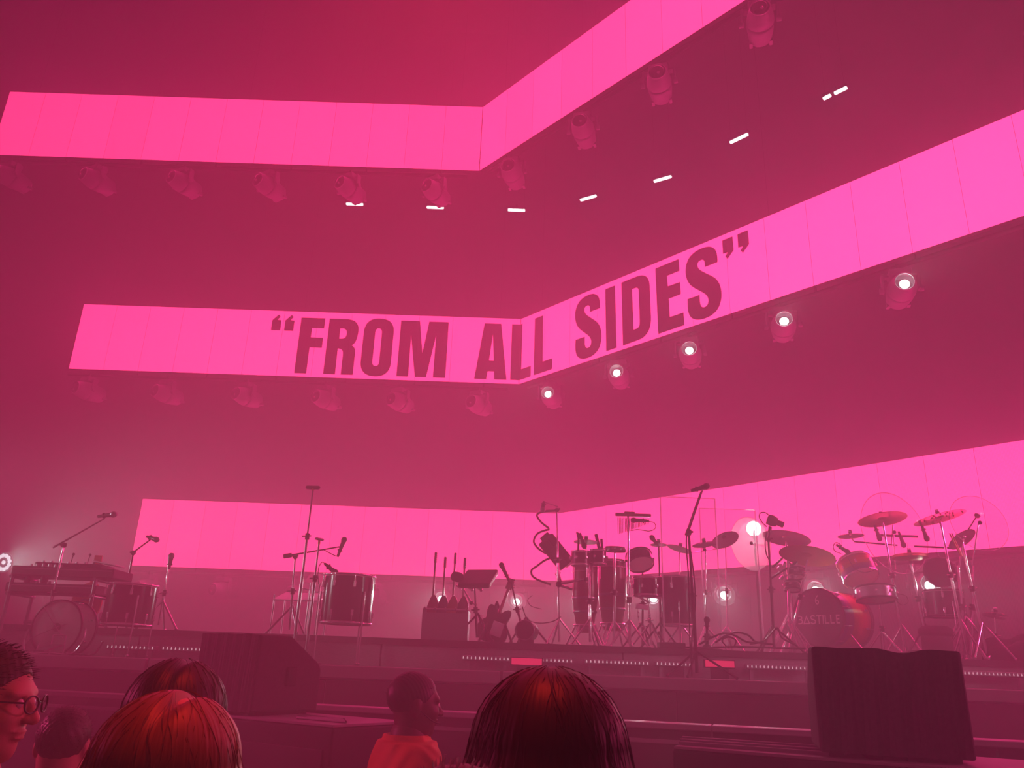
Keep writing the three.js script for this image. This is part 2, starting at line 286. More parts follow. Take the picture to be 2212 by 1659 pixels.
// a stand: tripod foot, two-stage pole with collars, optional boom
function stand(name, label, foot, top, o = {}) {
  const y = foot.y, m = o.m ?? M.chrome, r = o.r ?? 0.011, t = thing(name, label, o.category ?? 'stand', foot, o.group);
  const mid = mix(foot, top, o.split ?? 0.55), low = V(foot.x, y + 0.04, foot.z);
  if (o.round) { part(t, 'round_base', lathe([[0, 0], [0.13, 0], [0.13, 0.012], [0.05, 0.024], [0.016, 0.05]], 28).translate(foot.x, y, foot.z), m); }
  else for (const g of TRIPOD(foot, y, o.legH ?? 0.24, o.legR ?? 0.19, 3, o.turn ?? 0.4, o.legW ?? 0.009)) part(t, 'leg', g, m);
  part(t, 'lower_tube', bar(low, mid, r, r, 10), m);
  part(t, 'upper_tube', bar(mid, top, r * 0.72, r * 0.72, 10), m);
  const cl = part(t, 'collar', [place(new THREE.CylinderGeometry(r * 1.7, r * 1.7, 0.05, 12), mid, top.clone().sub(mid))], o.collar ?? M.black);
  part(cl, 'wing_nut', bar(mid.clone().add(V(-0.04, 0, 0.01)), mid.clone().add(V(0.035, 0.006, 0.01)), 0.006), m);
  if (o.boom) {
    const [a, b] = o.boom; part(t, 'boom', bar(a, b, 0.008, 0.006, 8), o.boomM ?? m);
    part(t, 'boom_clutch', [ball(top, 0.022, 10), bar(top.clone().add(V(-0.02, 0, 0.02)), top.clone().add(V(0.03, 0.01, 0.02)), 0.008)], M.black);
    if (o.weight) part(t, 'counterweight', bar(a, mix(a, b, 0.14), 0.02, 0.02, 12), M.black);
  }
  return t;
}
// a hand microphone at p pointing along d (d = from tail to head)
function mic(label, p, d, len = 0.17, o = {}) {
  const t = thing('microphone', label, 'microphone', p, o.group ?? 'microphones on the stage'), dd = d.clone().normalize(), q = p.clone().addScaledVector(dd, -len);
  part(t, 'body', bar(q, p, 0.011, 0.02, 12), M.blackGloss);
  part(t, 'grille', place(lathe([[0, 0.052], [0.016, 0.048], [0.026, 0.03], [0.026, 0.016], [0.02, 0]], 16), p, dd), o.grille ?? M.steel);
  part(t, 'clip', place(torus(0.019, 0.006, 14, 6), mix(q, p, 0.45), dd), M.black);
  return t;
}
function leadWire(label, pts, r = 0.006, group = 'cables on the stage', n = 30) { return solo('cable', label, 'cable', wire(pts, r, n, 6), M.cable, group); }
// a drum: c = middle of the front (or lower) head, ax = direction into the drum
function drum(name, label, c, ax, r, depth, o = {}) {
  const a = ax.clone().normalize(), e = c.clone().addScaledVector(a, depth), t = thing(name, label, o.category ?? 'drum', o.base ?? c, o.group);
  const P = (g, k = 0) => place(g.translate(0, k, 0), c, a);
  part(t, 'shell', P(lathe(Array.from({ length: 9 }, (_, i) => [r, 0.012 + (depth - 0.024) * i / 8]), 48)), o.shell ?? M.shellBlack, o.shellLabel);
  part(t, 'front_head', P(lathe([[0, 0.004], [r * 0.97, 0.006], [r * 0.99, 0.012]], 48)), o.front ?? M.head);
  part(t, 'rear_head', P(lathe([[r * 0.99, depth - 0.012], [r * 0.97, depth - 0.006], [0, depth - 0.004]], 48)), o.rear ?? M.head);
  const hoop = o.hoop ?? M.chrome, hw = o.hoopW ?? 0.018;
  for (const k of [0, depth]) part(t, 'hoop', P(lathe([[r * 1.0, -hw / 2], [r * 1.045, -hw / 2], [r * 1.05, 0], [r * 1.045, hw / 2], [r * 1.0, hw / 2], [r * 1.0, -hw / 2]], 48), k), hoop);
  const n = o.lugs ?? 8, lh = Math.min(0.05, depth * 0.22);
  for (let i = 0; i < n; i++) {
    const th = (i + 0.5) / n * 2 * Math.PI;
    for (const k of (depth > 0.22 ? [depth * 0.2, depth * 0.8] : [depth * 0.5])) part(t, 'lug', place(rbox(0.02, lh, 0.022, 0.006).translate(0, 0, r + 0.008).rotateY(th).translate(0, k, 0), c, a), o.lugM ?? M.chrome);
    if (depth > 0.2) for (const [k0, k1] of [[-0.006, depth * 0.2], [depth * 0.8, depth + 0.006]]) part(t, 'tension_rod', place(new THREE.CylinderGeometry(0.0035, 0.0035, k1 - k0, 6).translate(0, (k0 + k1) / 2, r * 1.055).rotateY(th), c, a), M.chrome);
  }
  for (const [p, q] of o.legs ?? []) part(t, 'leg', [bar(p, q, 0.0075, 0.0075, 8), ball(q, 0.013, 8)], M.chrome);
  return t;
}
// a cymbal: centre, radius, up direction; dome bell, raised lathe rings, felt and wing nut
function cymbal(label, c, r, n, m, o = {}) {
  const t = thing('cymbal', label, 'cymbal', c, 'cymbals'), prof = [[0.006, 0.034 * r / 0.2], [r * 0.08, 0.032 * r / 0.2], [r * 0.17, 0.018 * r / 0.2], [r * 0.2, 0.012]];
  for (let i = 1; i <= 14; i++) prof.push([r * (0.2 + 0.8 * i / 14), 0.012 * (1 - i / 14) + (i % 2 ? 0.0006 : 0)]);
  for (let i = 14; i >= 0; i--) prof.push([r * (0.2 + 0.8 * i / 14), 0.012 * (1 - i / 14) - 0.0015]);
  part(t, 'plate', place(lathe(prof, 56), c, n), m);
  part(t, 'felt', place(new THREE.CylinderGeometry(0.018, 0.018, 0.022, 14), c.clone().addScaledVector(n.clone().normalize(), 0.034 * r / 0.2 + 0.012), n), M.black);
  part(t, 'wing_nut', place(rbox(0.036, 0.02, 0.01, 0.004), c.clone().addScaledVector(n.clone().normalize(), 0.034 * r / 0.2 + 0.032), n), M.chrome);
  return t;
}
const rainbow = noiseTex(256, (u, v) => {
  const st = [[70, 90, 150], [110, 120, 130], [190, 160, 40], [205, 120, 30], [190, 40, 25], [150, 20, 30]], k = Math.min(5.999, v * 6), i = k | 0, f = Math.min(1, (k - i) * 3), a = st[Math.max(0, i - 1)], b = st[i], n = rr(0.75, 1.1);
  return [0, 1, 2].map((j) => Math.min(255, (a[j] + (b[j] - a[j]) * f) * n));
});
rainbow.wrapT = THREE.ClampToEdgeWrapping;
const shellRainbow = std({ map: rainbow, roughness: 0.25, metalness: 0.2 });
const ZF = -6.65, floorAt = (px, py, z) => down(at(px, py, z), Y_FLOOR), riserAt = (px, py, z) => down(at(px, py, z), Y_RISER);

// ================================================================ left: keyboards, clear drum, floor tom
{
  const z = -6.85, A = at(51, 1238, z), B = at(272, 1243, z), w = B.x - A.x, y1 = A.y, y2 = at(60, 1270, z).y, cx = (A.x + B.x) / 2;
  const st = thing('keyboard_stand', 'black two-tier keyboard stand with tubular legs at far left', 'stand', V(cx, Y_FLOOR, z));
  for (const x of [A.x + 0.02, B.x - 0.16]) for (const dz of [-0.17, 0.17]) part(st, 'leg', [bar(V(x, Y_FLOOR, z + dz), V(x, y1 - 0.04, z + dz), 0.016, 0.016, 10)], M.steel);
  for (const y of [y1 - 0.045, y2 - 0.06]) for (const x of [A.x + 0.02, B.x - 0.16]) part(st, 'support_arm', bar(V(x, y, z - 0.2), V(x, y, z + 0.2), 0.014, 0.014, 10), M.steel);
  part(st, 'cross_bar', bar(V(A.x, Y_FLOOR + 0.25, z - 0.17), V(B.x - 0.16, Y_FLOOR + 0.25, z - 0.17), 0.014), M.steel);
  const keyboard = (y, x0, x1, label) => {
    const k = thing('keyboard', label, 'keyboard', V((x0 + x1) / 2, y, z)), L = x1 - x0;
    part(k, 'case', rbox(L, 0.075, 0.36, 0.012, (x0 + x1) / 2, y + 0.0375, z), M.black);
    const nk = Math.floor((L - 0.14) / 0.0235);
    part(k, 'white_keys', Array.from({ length: nk }, (_, i) => box(0.0215, 0.016, 0.15, x0 + 0.1 + i * 0.0235, y + 0.078, z - 0.08)), M.white).userData.kind = 'stuff';
    for (let i = 0; i < 6; i++) part(k, 'knob', new THREE.CylinderGeometry(0.011, 0.013, 0.022, 12).translate(x0 + 0.12 + i * 0.05, y + 0.086, z + 0.12), M.steel);
    part(k, 'front_strip', box(L - 0.03, 0.008, 0.004, (x0 + x1) / 2, y + 0.055, z + 0.182), M.steel);
    return k;
  };
  keyboard(y1 - 0.031, A.x, B.x - 0.02, 'black keyboard on the top tier of the far-left stand');
  keyboard(y2 - 0.046, A.x - 0.02, B.x - 0.14, 'black keyboard on the lower tier of the far-left stand');
  const sm = thing('sampler', 'flat grey sampler with knobs lying on the top keyboard', 'sampler', V(cx - 0.02, y1 + 0.044, z - 0.02));
  local(sm, 'case', rbox(0.56, 0.035, 0.24, 0.01, 0, 0.025, 0), M.darkMetal);
  for (let i = 0; i < 7; i++) local(sm, 'knob', new THREE.CylinderGeometry(0.01, 0.012, 0.02, 10).translate(-0.24 + i * 0.07, 0.05, 0.06), M.steel);
  for (const x of [-0.08, 0.06]) local(sm, 'stalk', [bar(V(x, 0.04, -0.06), V(x + 0.012, 0.13, -0.06), 0.004), ball(V(x + 0.012, 0.135, -0.06), 0.012, 8)], M.black);
  local(sm, 'slanted_lid', rbox(0.2, 0.012, 0.18, 0.004).rotateZ(-0.14).translate(0.28, 0.055, 0.0), M.paper);
  // headphones hung on the stand
  const hp = at(85, 1252, z + 0.12), h = thing('headphones', 'black headphones lying between the two far-left keyboards', 'headphones', down(hp, y2 + 0.03));
  part(h, 'band', place(new THREE.TorusGeometry(0.075, 0.008, 8, 28, Math.PI * 1.05), V(hp.x - 0.02, y2 + 0.075, hp.z), UPY), M.black);
  for (const s of [-1, 1]) part(h, 'ear_cup', place(lathe([[0, 0], [0.035, 0], [0.04, 0.012], [0.035, 0.028], [0, 0.03]], 20), V(hp.x - 0.02 + s * 0.075, y2 + 0.062, hp.z), V(-s, 0, 0)), M.blackGloss);
  // clear-headed bass drum on a bent tubular cradle
  const c = at(122, 1355, -6.45), R = 0.2;
  const bd = drum('bass_drum', 'small bass drum with clear see-through heads at far left', V(c.x, c.y, c.z), V(0.1, 0, -1), R, 0.2, { base: V(c.x, c.y - R, c.z), shell: M.headClear, front: M.headClear, rear: M.headClear, hoop: M.darkMetal, lugs: 8, hoopW: 0.02 });
  part(bd, 'centre_patch', place(new THREE.CylinderGeometry(0.032, 0.032, 0.004, 20), V(c.x, c.y, c.z + 0.0), V(0.1, 0, -1)), M.black);
  for (const a of [2.3, 0.35, -0.85, -2.7]) part(bd, 'spoke', bar(V(c.x, c.y, c.z + 0.004), V(c.x + Math.cos(a) * R, c.y + Math.sin(a) * R, c.z - 0.004), 0.0035, 0.0035, 6), M.chrome);
  const f0 = at(50, 1392, -6.4), f1 = at(182, 1370, -6.4), fy = Y_FLOOR + 0.012;
  const cr = thing('drum_cradle', 'bent chrome tube cradle on the floor under the clear bass drum', 'stand', V(c.x, Y_FLOOR, -6.4));
  part(cr, 'front_tube', wire([V(f0.x + 0.02, c.y - 0.02, -6.4), V(f0.x, fy + 0.08, -6.4), V(f0.x + 0.03, fy, -6.4), V((f0.x + f1.x) / 2, fy, -6.4), V(f1.x - 0.06, fy, -6.4), V(f1.x, fy + 0.09, -6.4), V(f1.x, c.y, -6.4)], 0.01, 60, 8), M.chrome);
  part(cr, 'rear_tube', wire([V(f0.x, fy + 0.1, -6.72), V(f0.x + 0.03, fy, -6.72), V(f1.x - 0.06, fy, -6.72), V(f1.x, fy + 0.1, -6.72)], 0.01, 40, 8), M.chrome);
  for (const x of [f0.x + 0.08, f1.x - 0.1]) part(cr, 'cross_tube', bar(V(x, fy, -6.4), V(x, fy, -6.72), 0.009), M.chrome);
  const pd = thing('drum_pedal', 'chrome bass drum pedal beside the clear drum', 'pedal', V(f1.x - 0.1, Y_FLOOR, -6.2));
  part(pd, 'footboard', rbox(0.08, 0.012, 0.24, 0.004).rotateX(0.2).translate(f1.x - 0.13, Y_FLOOR + 0.045, -6.18), M.steel);
  part(pd, 'frame', [bar(V(f1.x - 0.18, Y_FLOOR, -6.3), V(f1.x - 0.18, Y_FLOOR + 0.14, -6.3), 0.007), bar(V(f1.x - 0.08, Y_FLOOR, -6.3), V(f1.x - 0.08, Y_FLOOR + 0.14, -6.3), 0.007), bar(V(f1.x - 0.18, Y_FLOOR + 0.14, -6.3), V(f1.x - 0.08, Y_FLOOR + 0.14, -6.3), 0.006)], M.chrome);
  // amber guitar on a floor stand behind
  const g0 = at(188, 1300, -7.2), gt = thing('guitar', 'amber-coloured guitar on a stand behind the far-left keyboards', 'guitar', V(g0.x, Y_RISER, -7.2));
  const amber = std({ color: 0xc07a2a, roughness: 0.2 });
  part(gt, 'body', place(lathe([[0, -0.02], [0.15, -0.02], [0.16, 0], [0.15, 0.02], [0, 0.02]], 32).scale(0.85, 1, 1.1), V(g0.x, Y_RISER + 0.21, -7.2), V(0, 0.1, 1)), amber);
  part(gt, 'neck', [rbox(0.055, 0.24, 0.025, 0.008, g0.x + 0.01, Y_RISER + 0.44, -7.22), rbox(0.07, 0.08, 0.018, 0.006, g0.x + 0.01, Y_RISER + 0.58, -7.22)], amber);
  for (let i = 0; i < 3; i++) part(gt, 'pickup', rbox(0.08, 0.02, 0.012, 0.004, g0.x, Y_RISER + 0.16 + i * 0.07, -7.174), M.chrome);
  part(gt, 'floor_stand', [bar(V(g0.x - 0.12, Y_RISER, -7.1), V(g0.x, Y_RISER + 0.3, -7.28), 0.01), bar(V(g0.x + 0.12, Y_RISER, -7.1), V(g0.x, Y_RISER + 0.3, -7.28), 0.01), bar(V(g0.x, Y_RISER, -7.45), V(g0.x, Y_RISER + 0.45, -7.27), 0.01)], M.black);
  // stands and microphones around the keyboards
  const s1 = at(138, 1178, -6.6), s1f = V(s1.x, Y_FLOOR, -6.6);
  stand('boom_stand', 'tall chrome boom stand rising in front of the far-left keyboards', s1f, s1, { boom: [at(115, 1183, -6.6), at(226, 1120, -6.6)], boomM: M.steel, weight: 0, category: 'boom stand', turn: 1.2 });
  mic('microphone at the end of the long boom above the far-left keyboards', at(240, 1112, -6.6), V(1, 0.12, 0.2), 0.12);
  const s2 = at(288, 1194, -7.05);
  stand('boom_stand', 'short black boom stand behind the leftmost floor tom', V(s2.x, Y_RISER, -7.05), s2, { boom: [at(284, 1196, -7.05), at(326, 1165, -7.05)], m: M.darkMetal, category: 'boom stand', legR: 0.2 });
  mic('silver microphone angled over the leftmost floor tom', at(333, 1164, -7.05), V(0.9, -0.25, 0.2), 0.08);
  const s3 = at(366, 1218, -7.05);
  stand('microphone_stand', 'straight slim stand just right of the leftmost floor tom', V(s3.x, Y_RISER, -7.05), s3, { category: 'microphone stand', r: 0.009, legR: 0.2 });
  mic('upright microphone on the slim stand right of the leftmost floor tom', at(369, 1207, -7.05), V(0.02, 1, 0), 0.09);
  // floor tom
  const T = at(283, 1264, ZF), Bm = at(272, 1350, ZF), rt = 0.185, dep = T.y - Bm.y;
  drum('floor_tom', 'leftmost black floor tom beside the keyboard rig', V(Bm.x, Bm.y, ZF), UPY, rt, dep, { base: V(Bm.x, Y_FLOOR, ZF), lugs: 8, group: 'floor toms at the stage front',
    legs: [[-0.9, 1], [2.3, 1], [0.7, 1]].map(([a]) => { const x = Bm.x + Math.cos(a) * (rt + 0.016), zz = ZF - Math.sin(a) * (rt + 0.016); return [V(x, Bm.y + 0.22, zz), V(x, Y_FLOOR + 0.012, zz)]; }) });
}
// ================================================================ mid-left: tall stands, sheet-topped table, floor tom
{
  const tz = -6.5, tall = at(676, 1060, tz);
  stand('microphone_stand', 'tallest straight stand at mid left, rising above the pink band', floorAt(634, 1400, tz), tall, { category: 'microphone stand', split: 0.72, m: M.steel, round: 1 });
  { const t = thing('wide_microphone', 'wide flat microphone bar on top of the tallest mid-left stand', 'microphone', tall);
    part(t, 'bar', place(new THREE.CapsuleGeometry(0.016, 0.09, 6, 14), at(676, 1053, tz), V(1, 0, 0)), M.darkMetal); part(t, 'mount', bar(tall, at(676, 1054, tz), 0.012, 0.01, 10), M.bronze); }
  const s2 = at(689, 1175, tz - 0.1);
  stand('microphone_stand', 'shorter straight stand beside the tallest mid-left stand', floorAt(662, 1400, tz - 0.1), s2, { category: 'microphone stand', split: 0.7, m: M.steel, round: 1 });
  { const t = thing('wide_microphone', 'small chrome-rimmed microphone disc on the shorter mid-left stand', 'microphone', s2);
    part(t, 'disc', place(lathe([[0, -0.008], [0.034, -0.008], [0.04, 0], [0.034, 0.01], [0, 0.012]], 24), at(690, 1165, tz - 0.1), V(0.15, 1, 0.2)), M.steel); part(t, 'mount', bar(s2, at(690, 1166, tz - 0.1), 0.012, 0.009, 10), M.bronze); }
  const bz = -7.05, b0 = at(638, 1203, bz);
  stand('boom_stand', 'boom stand reaching right across the two straight mid-left stands', riserAt(622, 1390, bz), b0, { category: 'boom stand', boom: [at(613, 1202, bz), at(734, 1181, bz)], m: M.steel, boomM: M.darkMetal, weight: 1, turn: 1 });
  mic('dark upright microphone at the right end of the mid-left boom', at(741, 1172, bz), V(0.28, 1, 0), 0.13, { grille: M.darkMetal });
  leadWire('thin cable looping from the mid-left boom to its microphone', [at(700, 1188, bz), at(715, 1196, bz), at(728, 1201, bz), at(734, 1196, bz)], 0.004);
  // sheet-topped two-tier table
  const z = -7.3, y0 = Y_RISER, t = thing('music_table', 'slim two-tier table with pale sheet tops at mid left', 'table', V(at(650, 1290, z).x, y0, z));
  const a = at(604, 1282, z), b = at(700, 1297, z), yT = (a.y + b.y) / 2;
  part(t, 'lower_top', rbox(b.x - a.x, 0.012, 0.42, 0.003).rotateX(0.22).translate((a.x + b.x) / 2, yT, z), M.paper);
  const e = at(660, 1262, z), f = at(706, 1270, z);
  part(t, 'upper_top', rbox(f.x - e.x, 0.012, 0.36, 0.003).rotateX(0.3).rotateZ(-0.2).translate((e.x + f.x) / 2, (e.y + f.y) / 2, z), M.paper);
  part(t, 'sheet', rbox(0.16, 0.006, 0.22, 0.002).rotateX(0.5).rotateZ(-0.2).translate(at(683, 1250, z).x, at(683, 1252, z).y, z), M.white);
  for (const x of [a.x + 0.01, e.x, (e.x + b.x) / 2, b.x - 0.01]) for (const dz of [-0.18, 0.18]) part(t, 'leg', bar(V(x, y0, z + dz), V(x, x < e.x - 0.01 ? yT : e.y, z + dz), 0.008, 0.008, 8), M.alu);
  // floor tom
  const T = at(757, 1245, ZF), Bm = at(746, 1347, ZF), rt = 0.2, dep = T.y - Bm.y;
  drum('floor_tom', 'black floor tom with chrome hoops right of the mid-left stands', V(Bm.x, Bm.y, ZF), UPY, rt, dep, { base: V(Bm.x, Y_FLOOR, ZF), lugs: 8, group: 'floor toms at the stage front',
    legs: [3.4, -0.75, 1.2].map((an) => { const x = Bm.x + Math.cos(an) * (rt + 0.016), zz = ZF - Math.sin(an) * (rt + 0.016); return [V(x, Bm.y + 0.24, zz), V(x, Y_FLOOR + 0.012, zz)]; }) });
  mic('clip-on microphone on the rim of the mid-left floor tom', at(720, 1233, ZF + 0.03), V(1, -0.7, 0.2), 0.1, { grille: M.darkMetal });
  leadWire('small looped lead of the clip-on microphone on the mid-left tom', [at(706, 1226, ZF), at(697, 1214, ZF), at(690, 1222, ZF), at(687, 1238, ZF), at(688, 1262, ZF + 0.02)], 0.0035);
}
// ================================================================ centre: guitar rack, sampler, guitar, bottle, floor monitor
{
  const z = -7.4, a = at(918, 1318, z), b = at(1014, 1322, z), t = thing('guitar_rack', 'dark open guitar case rack at centre stage', 'guitar rack', V((a.x + b.x) / 2, Y_RISER, z));
  const h = a.y - Y_RISER, w = b.x - a.x;
  part(t, 'case', [box(w, h - 0.03, 0.02, (a.x + b.x) / 2, Y_RISER + (h - 0.03) / 2, z + 0.2), box(w, 0.02, 0.4, (a.x + b.x) / 2, Y_RISER + 0.011, z), box(0.02, h, 0.4, a.x + 0.01, Y_RISER + h / 2, z), box(0.02, h, 0.4, b.x - 0.01, Y_RISER + h / 2, z), box(w, h, 0.02, (a.x + b.x) / 2, Y_RISER + h / 2, z - 0.2)], M.greyCase);
  for (let i = 0; i < 5; i++) part(t, 'neck_hook', [bar(V(a.x + 0.02 + i * (w - 0.04) / 4, Y_RISER + h - 0.01, z + 0.2), V(a.x + 0.02 + i * (w - 0.04) / 4, Y_RISER + h + 0.012, z + 0.24), 0.006)], M.alu);
  part(t, 'front_rail', bar(V(a.x, Y_RISER + h, z + 0.2), V(b.x, Y_RISER + h, z + 0.2), 0.008), M.alu);
  const woods = [0x6e2a1c, 0x2a2a2e, 0x8a5a2c, 0x401c1c];
  for (let i = 0; i < 4; i++) {
    const x = a.x + w * (0.16 + i * 0.225), g = thing('guitar', `guitar standing in the centre rack, ${['leftmost', 'second from left', 'third from left', 'rightmost'][i]} of four necks`, 'guitar', V(x, Y_RISER + 0.022, z), 'guitars in the rack'), mm = std({ color: woods[i], roughness: 0.25 }), y = Y_RISER + 0.03;
    part(g, 'body', place(lathe([[0, -0.02], [0.13, -0.02], [0.14, 0], [0.13, 0.02], [0, 0.02]], 28).scale(0.4, 1.4, 1.3), V(x, y + 0.19, z), V(0.05, 0, 1)), mm);
    part(g, 'neck', [rbox(0.016, 0.36, 0.026, 0.005, x, y + 0.48, z + 0.0), rbox(0.022, 0.1, 0.03, 0.005, x, y + 0.7 - (i % 2) * 0.04, z)], M.shellWood);
    for (let k = 0; k < 5; k++) part(g, 'tuning_peg', ball(V(x + 0.012, y + 0.66 + k * 0.02 - (i % 2) * 0.04, z + 0.016), 0.006, 6), M.chrome);
  }
  // sampler pad on a stand
  const pz = -7.25, p = at(1026, 1250, pz), sf = riserAt(1030, 1390, pz);
  stand('pad_stand', 'black stand holding the tilted sampler pad at centre stage', sf, V(p.x, p.y - 0.05, pz), { m: M.darkMetal, category: 'stand', turn: 0.9, legR: 0.22 });
  const s = thing('sampler_pad', 'tilted black sampler pad and screen at centre stage', 'sampler', p);
  part(s, 'pad', rbox(0.3, 0.05, 0.26, 0.014).rotateX(0.62).rotateY(-0.35).translate(p.x + 0.03, p.y, pz), M.blackGloss);
  part(s, 'side_cushion', place(lathe([[0, -0.03], [0.05, -0.028], [0.06, 0], [0.05, 0.028], [0, 0.03]], 24), V(p.x - 0.16, p.y + 0.01, pz), V(0.2, 1, 0.5)), M.rubber);
  for (let i = 0; i < 3; i++) part(s, 'clamp', [bar(V(p.x - 0.16 + i * 0.08, p.y - 0.07, pz + 0.02), V(p.x - 0.1 + i * 0.08, p.y - 0.1, pz + 0.05), 0.009), ball(V(p.x - 0.1 + i * 0.08, p.y - 0.1, pz + 0.05), 0.016, 8)], M.chrome);
  const arm = thing('clamp_arm', 'jointed chrome clamp arm below the centre sampler pad', 'clamp arm', at(1012, 1298, pz));
  part(arm, 'upper_rod', bar(at(1001, 1272, pz), at(1018, 1302, pz), 0.008), M.chrome); part(arm, 'lower_rod', bar(at(1018, 1302, pz), at(1030, 1306, pz), 0.008), M.chrome); part(arm, 'joint', ball(at(1018, 1302, pz), 0.018, 10), M.black);
  // bass guitar leaning on its stand
  const gz = -7.3, g0 = riserAt(1070, 1390, gz), g = thing('bass_guitar', 'dark electric bass leaning on its stand at centre stage', 'guitar', g0), bd = at(1069, 1352, gz), tip = at(1102, 1262, gz - 0.25);
  const outline = new THREE.Shape(); outline.moveTo(-0.05, -0.2); outline.bezierCurveTo(-0.2, -0.22, -0.22, -0.02, -0.13, 0.03); outline.bezierCurveTo(-0.1, 0.06, -0.17, 0.14, -0.13, 0.2); outline.bezierCurveTo(-0.1, 0.23, -0.05, 0.18, -0.03, 0.14); outline.lineTo(0.03, 0.14); outline.bezierCurveTo(0.06, 0.2, 0.12, 0.24, 0.13, 0.18); outline.bezierCurveTo(0.14, 0.12, 0.1, 0.06, 0.13, 0.02); outline.bezierCurveTo(0.2, -0.06, 0.2, -0.2, 0.06, -0.21); outline.closePath();
  const ex = new THREE.ExtrudeGeometry(outline, { depth: 0.035, bevelEnabled: true, bevelSize: 0.008, bevelThickness: 0.008, bevelSegments: 2 }).scale(0.75, 0.75, 1).rotateZ(-0.32).rotateX(-0.25).translate(bd.x, bd.y, bd.z);
  part(g, 'body', ex, M.shellBlack);
  part(g, 'neck', bar(V(bd.x + 0.03, bd.y + 0.1, bd.z - 0.01), tip, 0.016, 0.013, 8), M.shellWood);
  part(g, 'headstock', place(rbox(0.06, 0.11, 0.02, 0.006), tip, V(0.33, 0.9, -0.3)), M.shellWood);
  for (let i = 0; i < 4; i++) part(g, 'tuning_peg', ball(tip.clone().add(V(0.035, -0.03 + i * 0.025, 0.01)), 0.009, 7), M.chrome);
  part(g, 'pickguard', rbox(0.1, 0.12, 0.006, 0.003).rotateZ(-0.3).translate(bd.x + 0.02, bd.y - 0.03, bd.z + 0.07), M.paper);
  const gs = thing('guitar_stand', 'black folding stand under the electric bass', 'stand', V(g0.x, Y_RISER, gz - 0.05));
  for (const x of [-0.14, 0.14]) part(gs, 'leg', bar(V(g0.x + x, Y_RISER + 0.01, gz + 0.16), V(g0.x, Y_RISER + 0.36, gz - 0.12), 0.01), M.black);
  part(gs, 'leg', bar(V(g0.x, Y_RISER + 0.01, gz - 0.34), V(g0.x, Y_RISER + 0.36, gz - 0.12), 0.01), M.black);
  // slanting microphone
  const mz = -7.5, mp = at(1086, 1226, mz);
  stand('microphone_stand', 'slanting black stand right of the electric bass', riserAt(1135, 1390, mz), at(1104, 1256, mz), { m: M.darkMetal, category: 'microphone stand', legR: 0.22, turn: 1.9 });
  mic('round-headed microphone slanting left of the percussion', mp, V(-0.55, 1, 0.1), 0.15, { grille: M.darkMetal });
  leadWire('cable looping between the slanting microphone stand and the percussion', [at(1128, 1310, mz), at(1140, 1338, mz), at(1165, 1346, mz), at(1195, 1342, mz), at(1212, 1332, mz)], 0.005);
  leadWire('stray thin cable in front of the floor lamp at centre', [at(1150, 1286, mz), at(1140, 1296, mz), at(1146, 1308, mz), at(1170, 1316, mz)], 0.004);
  // round floor monitor, bottle, rail
  const rz = -7.1, rc = at(1132, 1382, rz), ro = thing('drum_speaker', 'small round-topped black floor speaker right of the bass', 'speaker', V(rc.x, Y_RISER, rz));
  part(ro, 'body', place(lathe([[0, 0], [0.075, 0], [0.082, 0.015], [0.082, 0.2], [0.075, 0.22], [0, 0.22]], 32), V(rc.x, Y_RISER + 0.105, rz + 0.08), V(0.25, 0, -1)), M.black);
  part(ro, 'rim', place(torus(0.08, 0.006, 36, 8), V(rc.x, Y_RISER + 0.105, rz + 0.083), V(0.25, 0, -1)), M.steel);
  part(ro, 'foot', [box(0.12, 0.03, 0.2, rc.x + 0.02, Y_RISER + 0.016, rz - 0.02)], M.black);
  const bt = at(1038, 1390, -7.0); { const t2 = thing('bottle', 'slim clear bottle standing near the front of the riser', 'bottle', V(bt.x, Y_RISER, -7.0)); local(t2, 'glass', lathe([[0, 0], [0.032, 0], [0.033, 0.02], [0.032, 0.13], [0.013, 0.17], [0.012, 0.2]], 20), new THREE.MeshPhysicalMaterial({ color: 0xffffff, roughness: 0.05, transmission: 1, thickness: 0 })); local(t2, 'cap', new THREE.CylinderGeometry(0.014, 0.014, 0.018, 12).translate(0, 0.208, 0), M.white); }
}

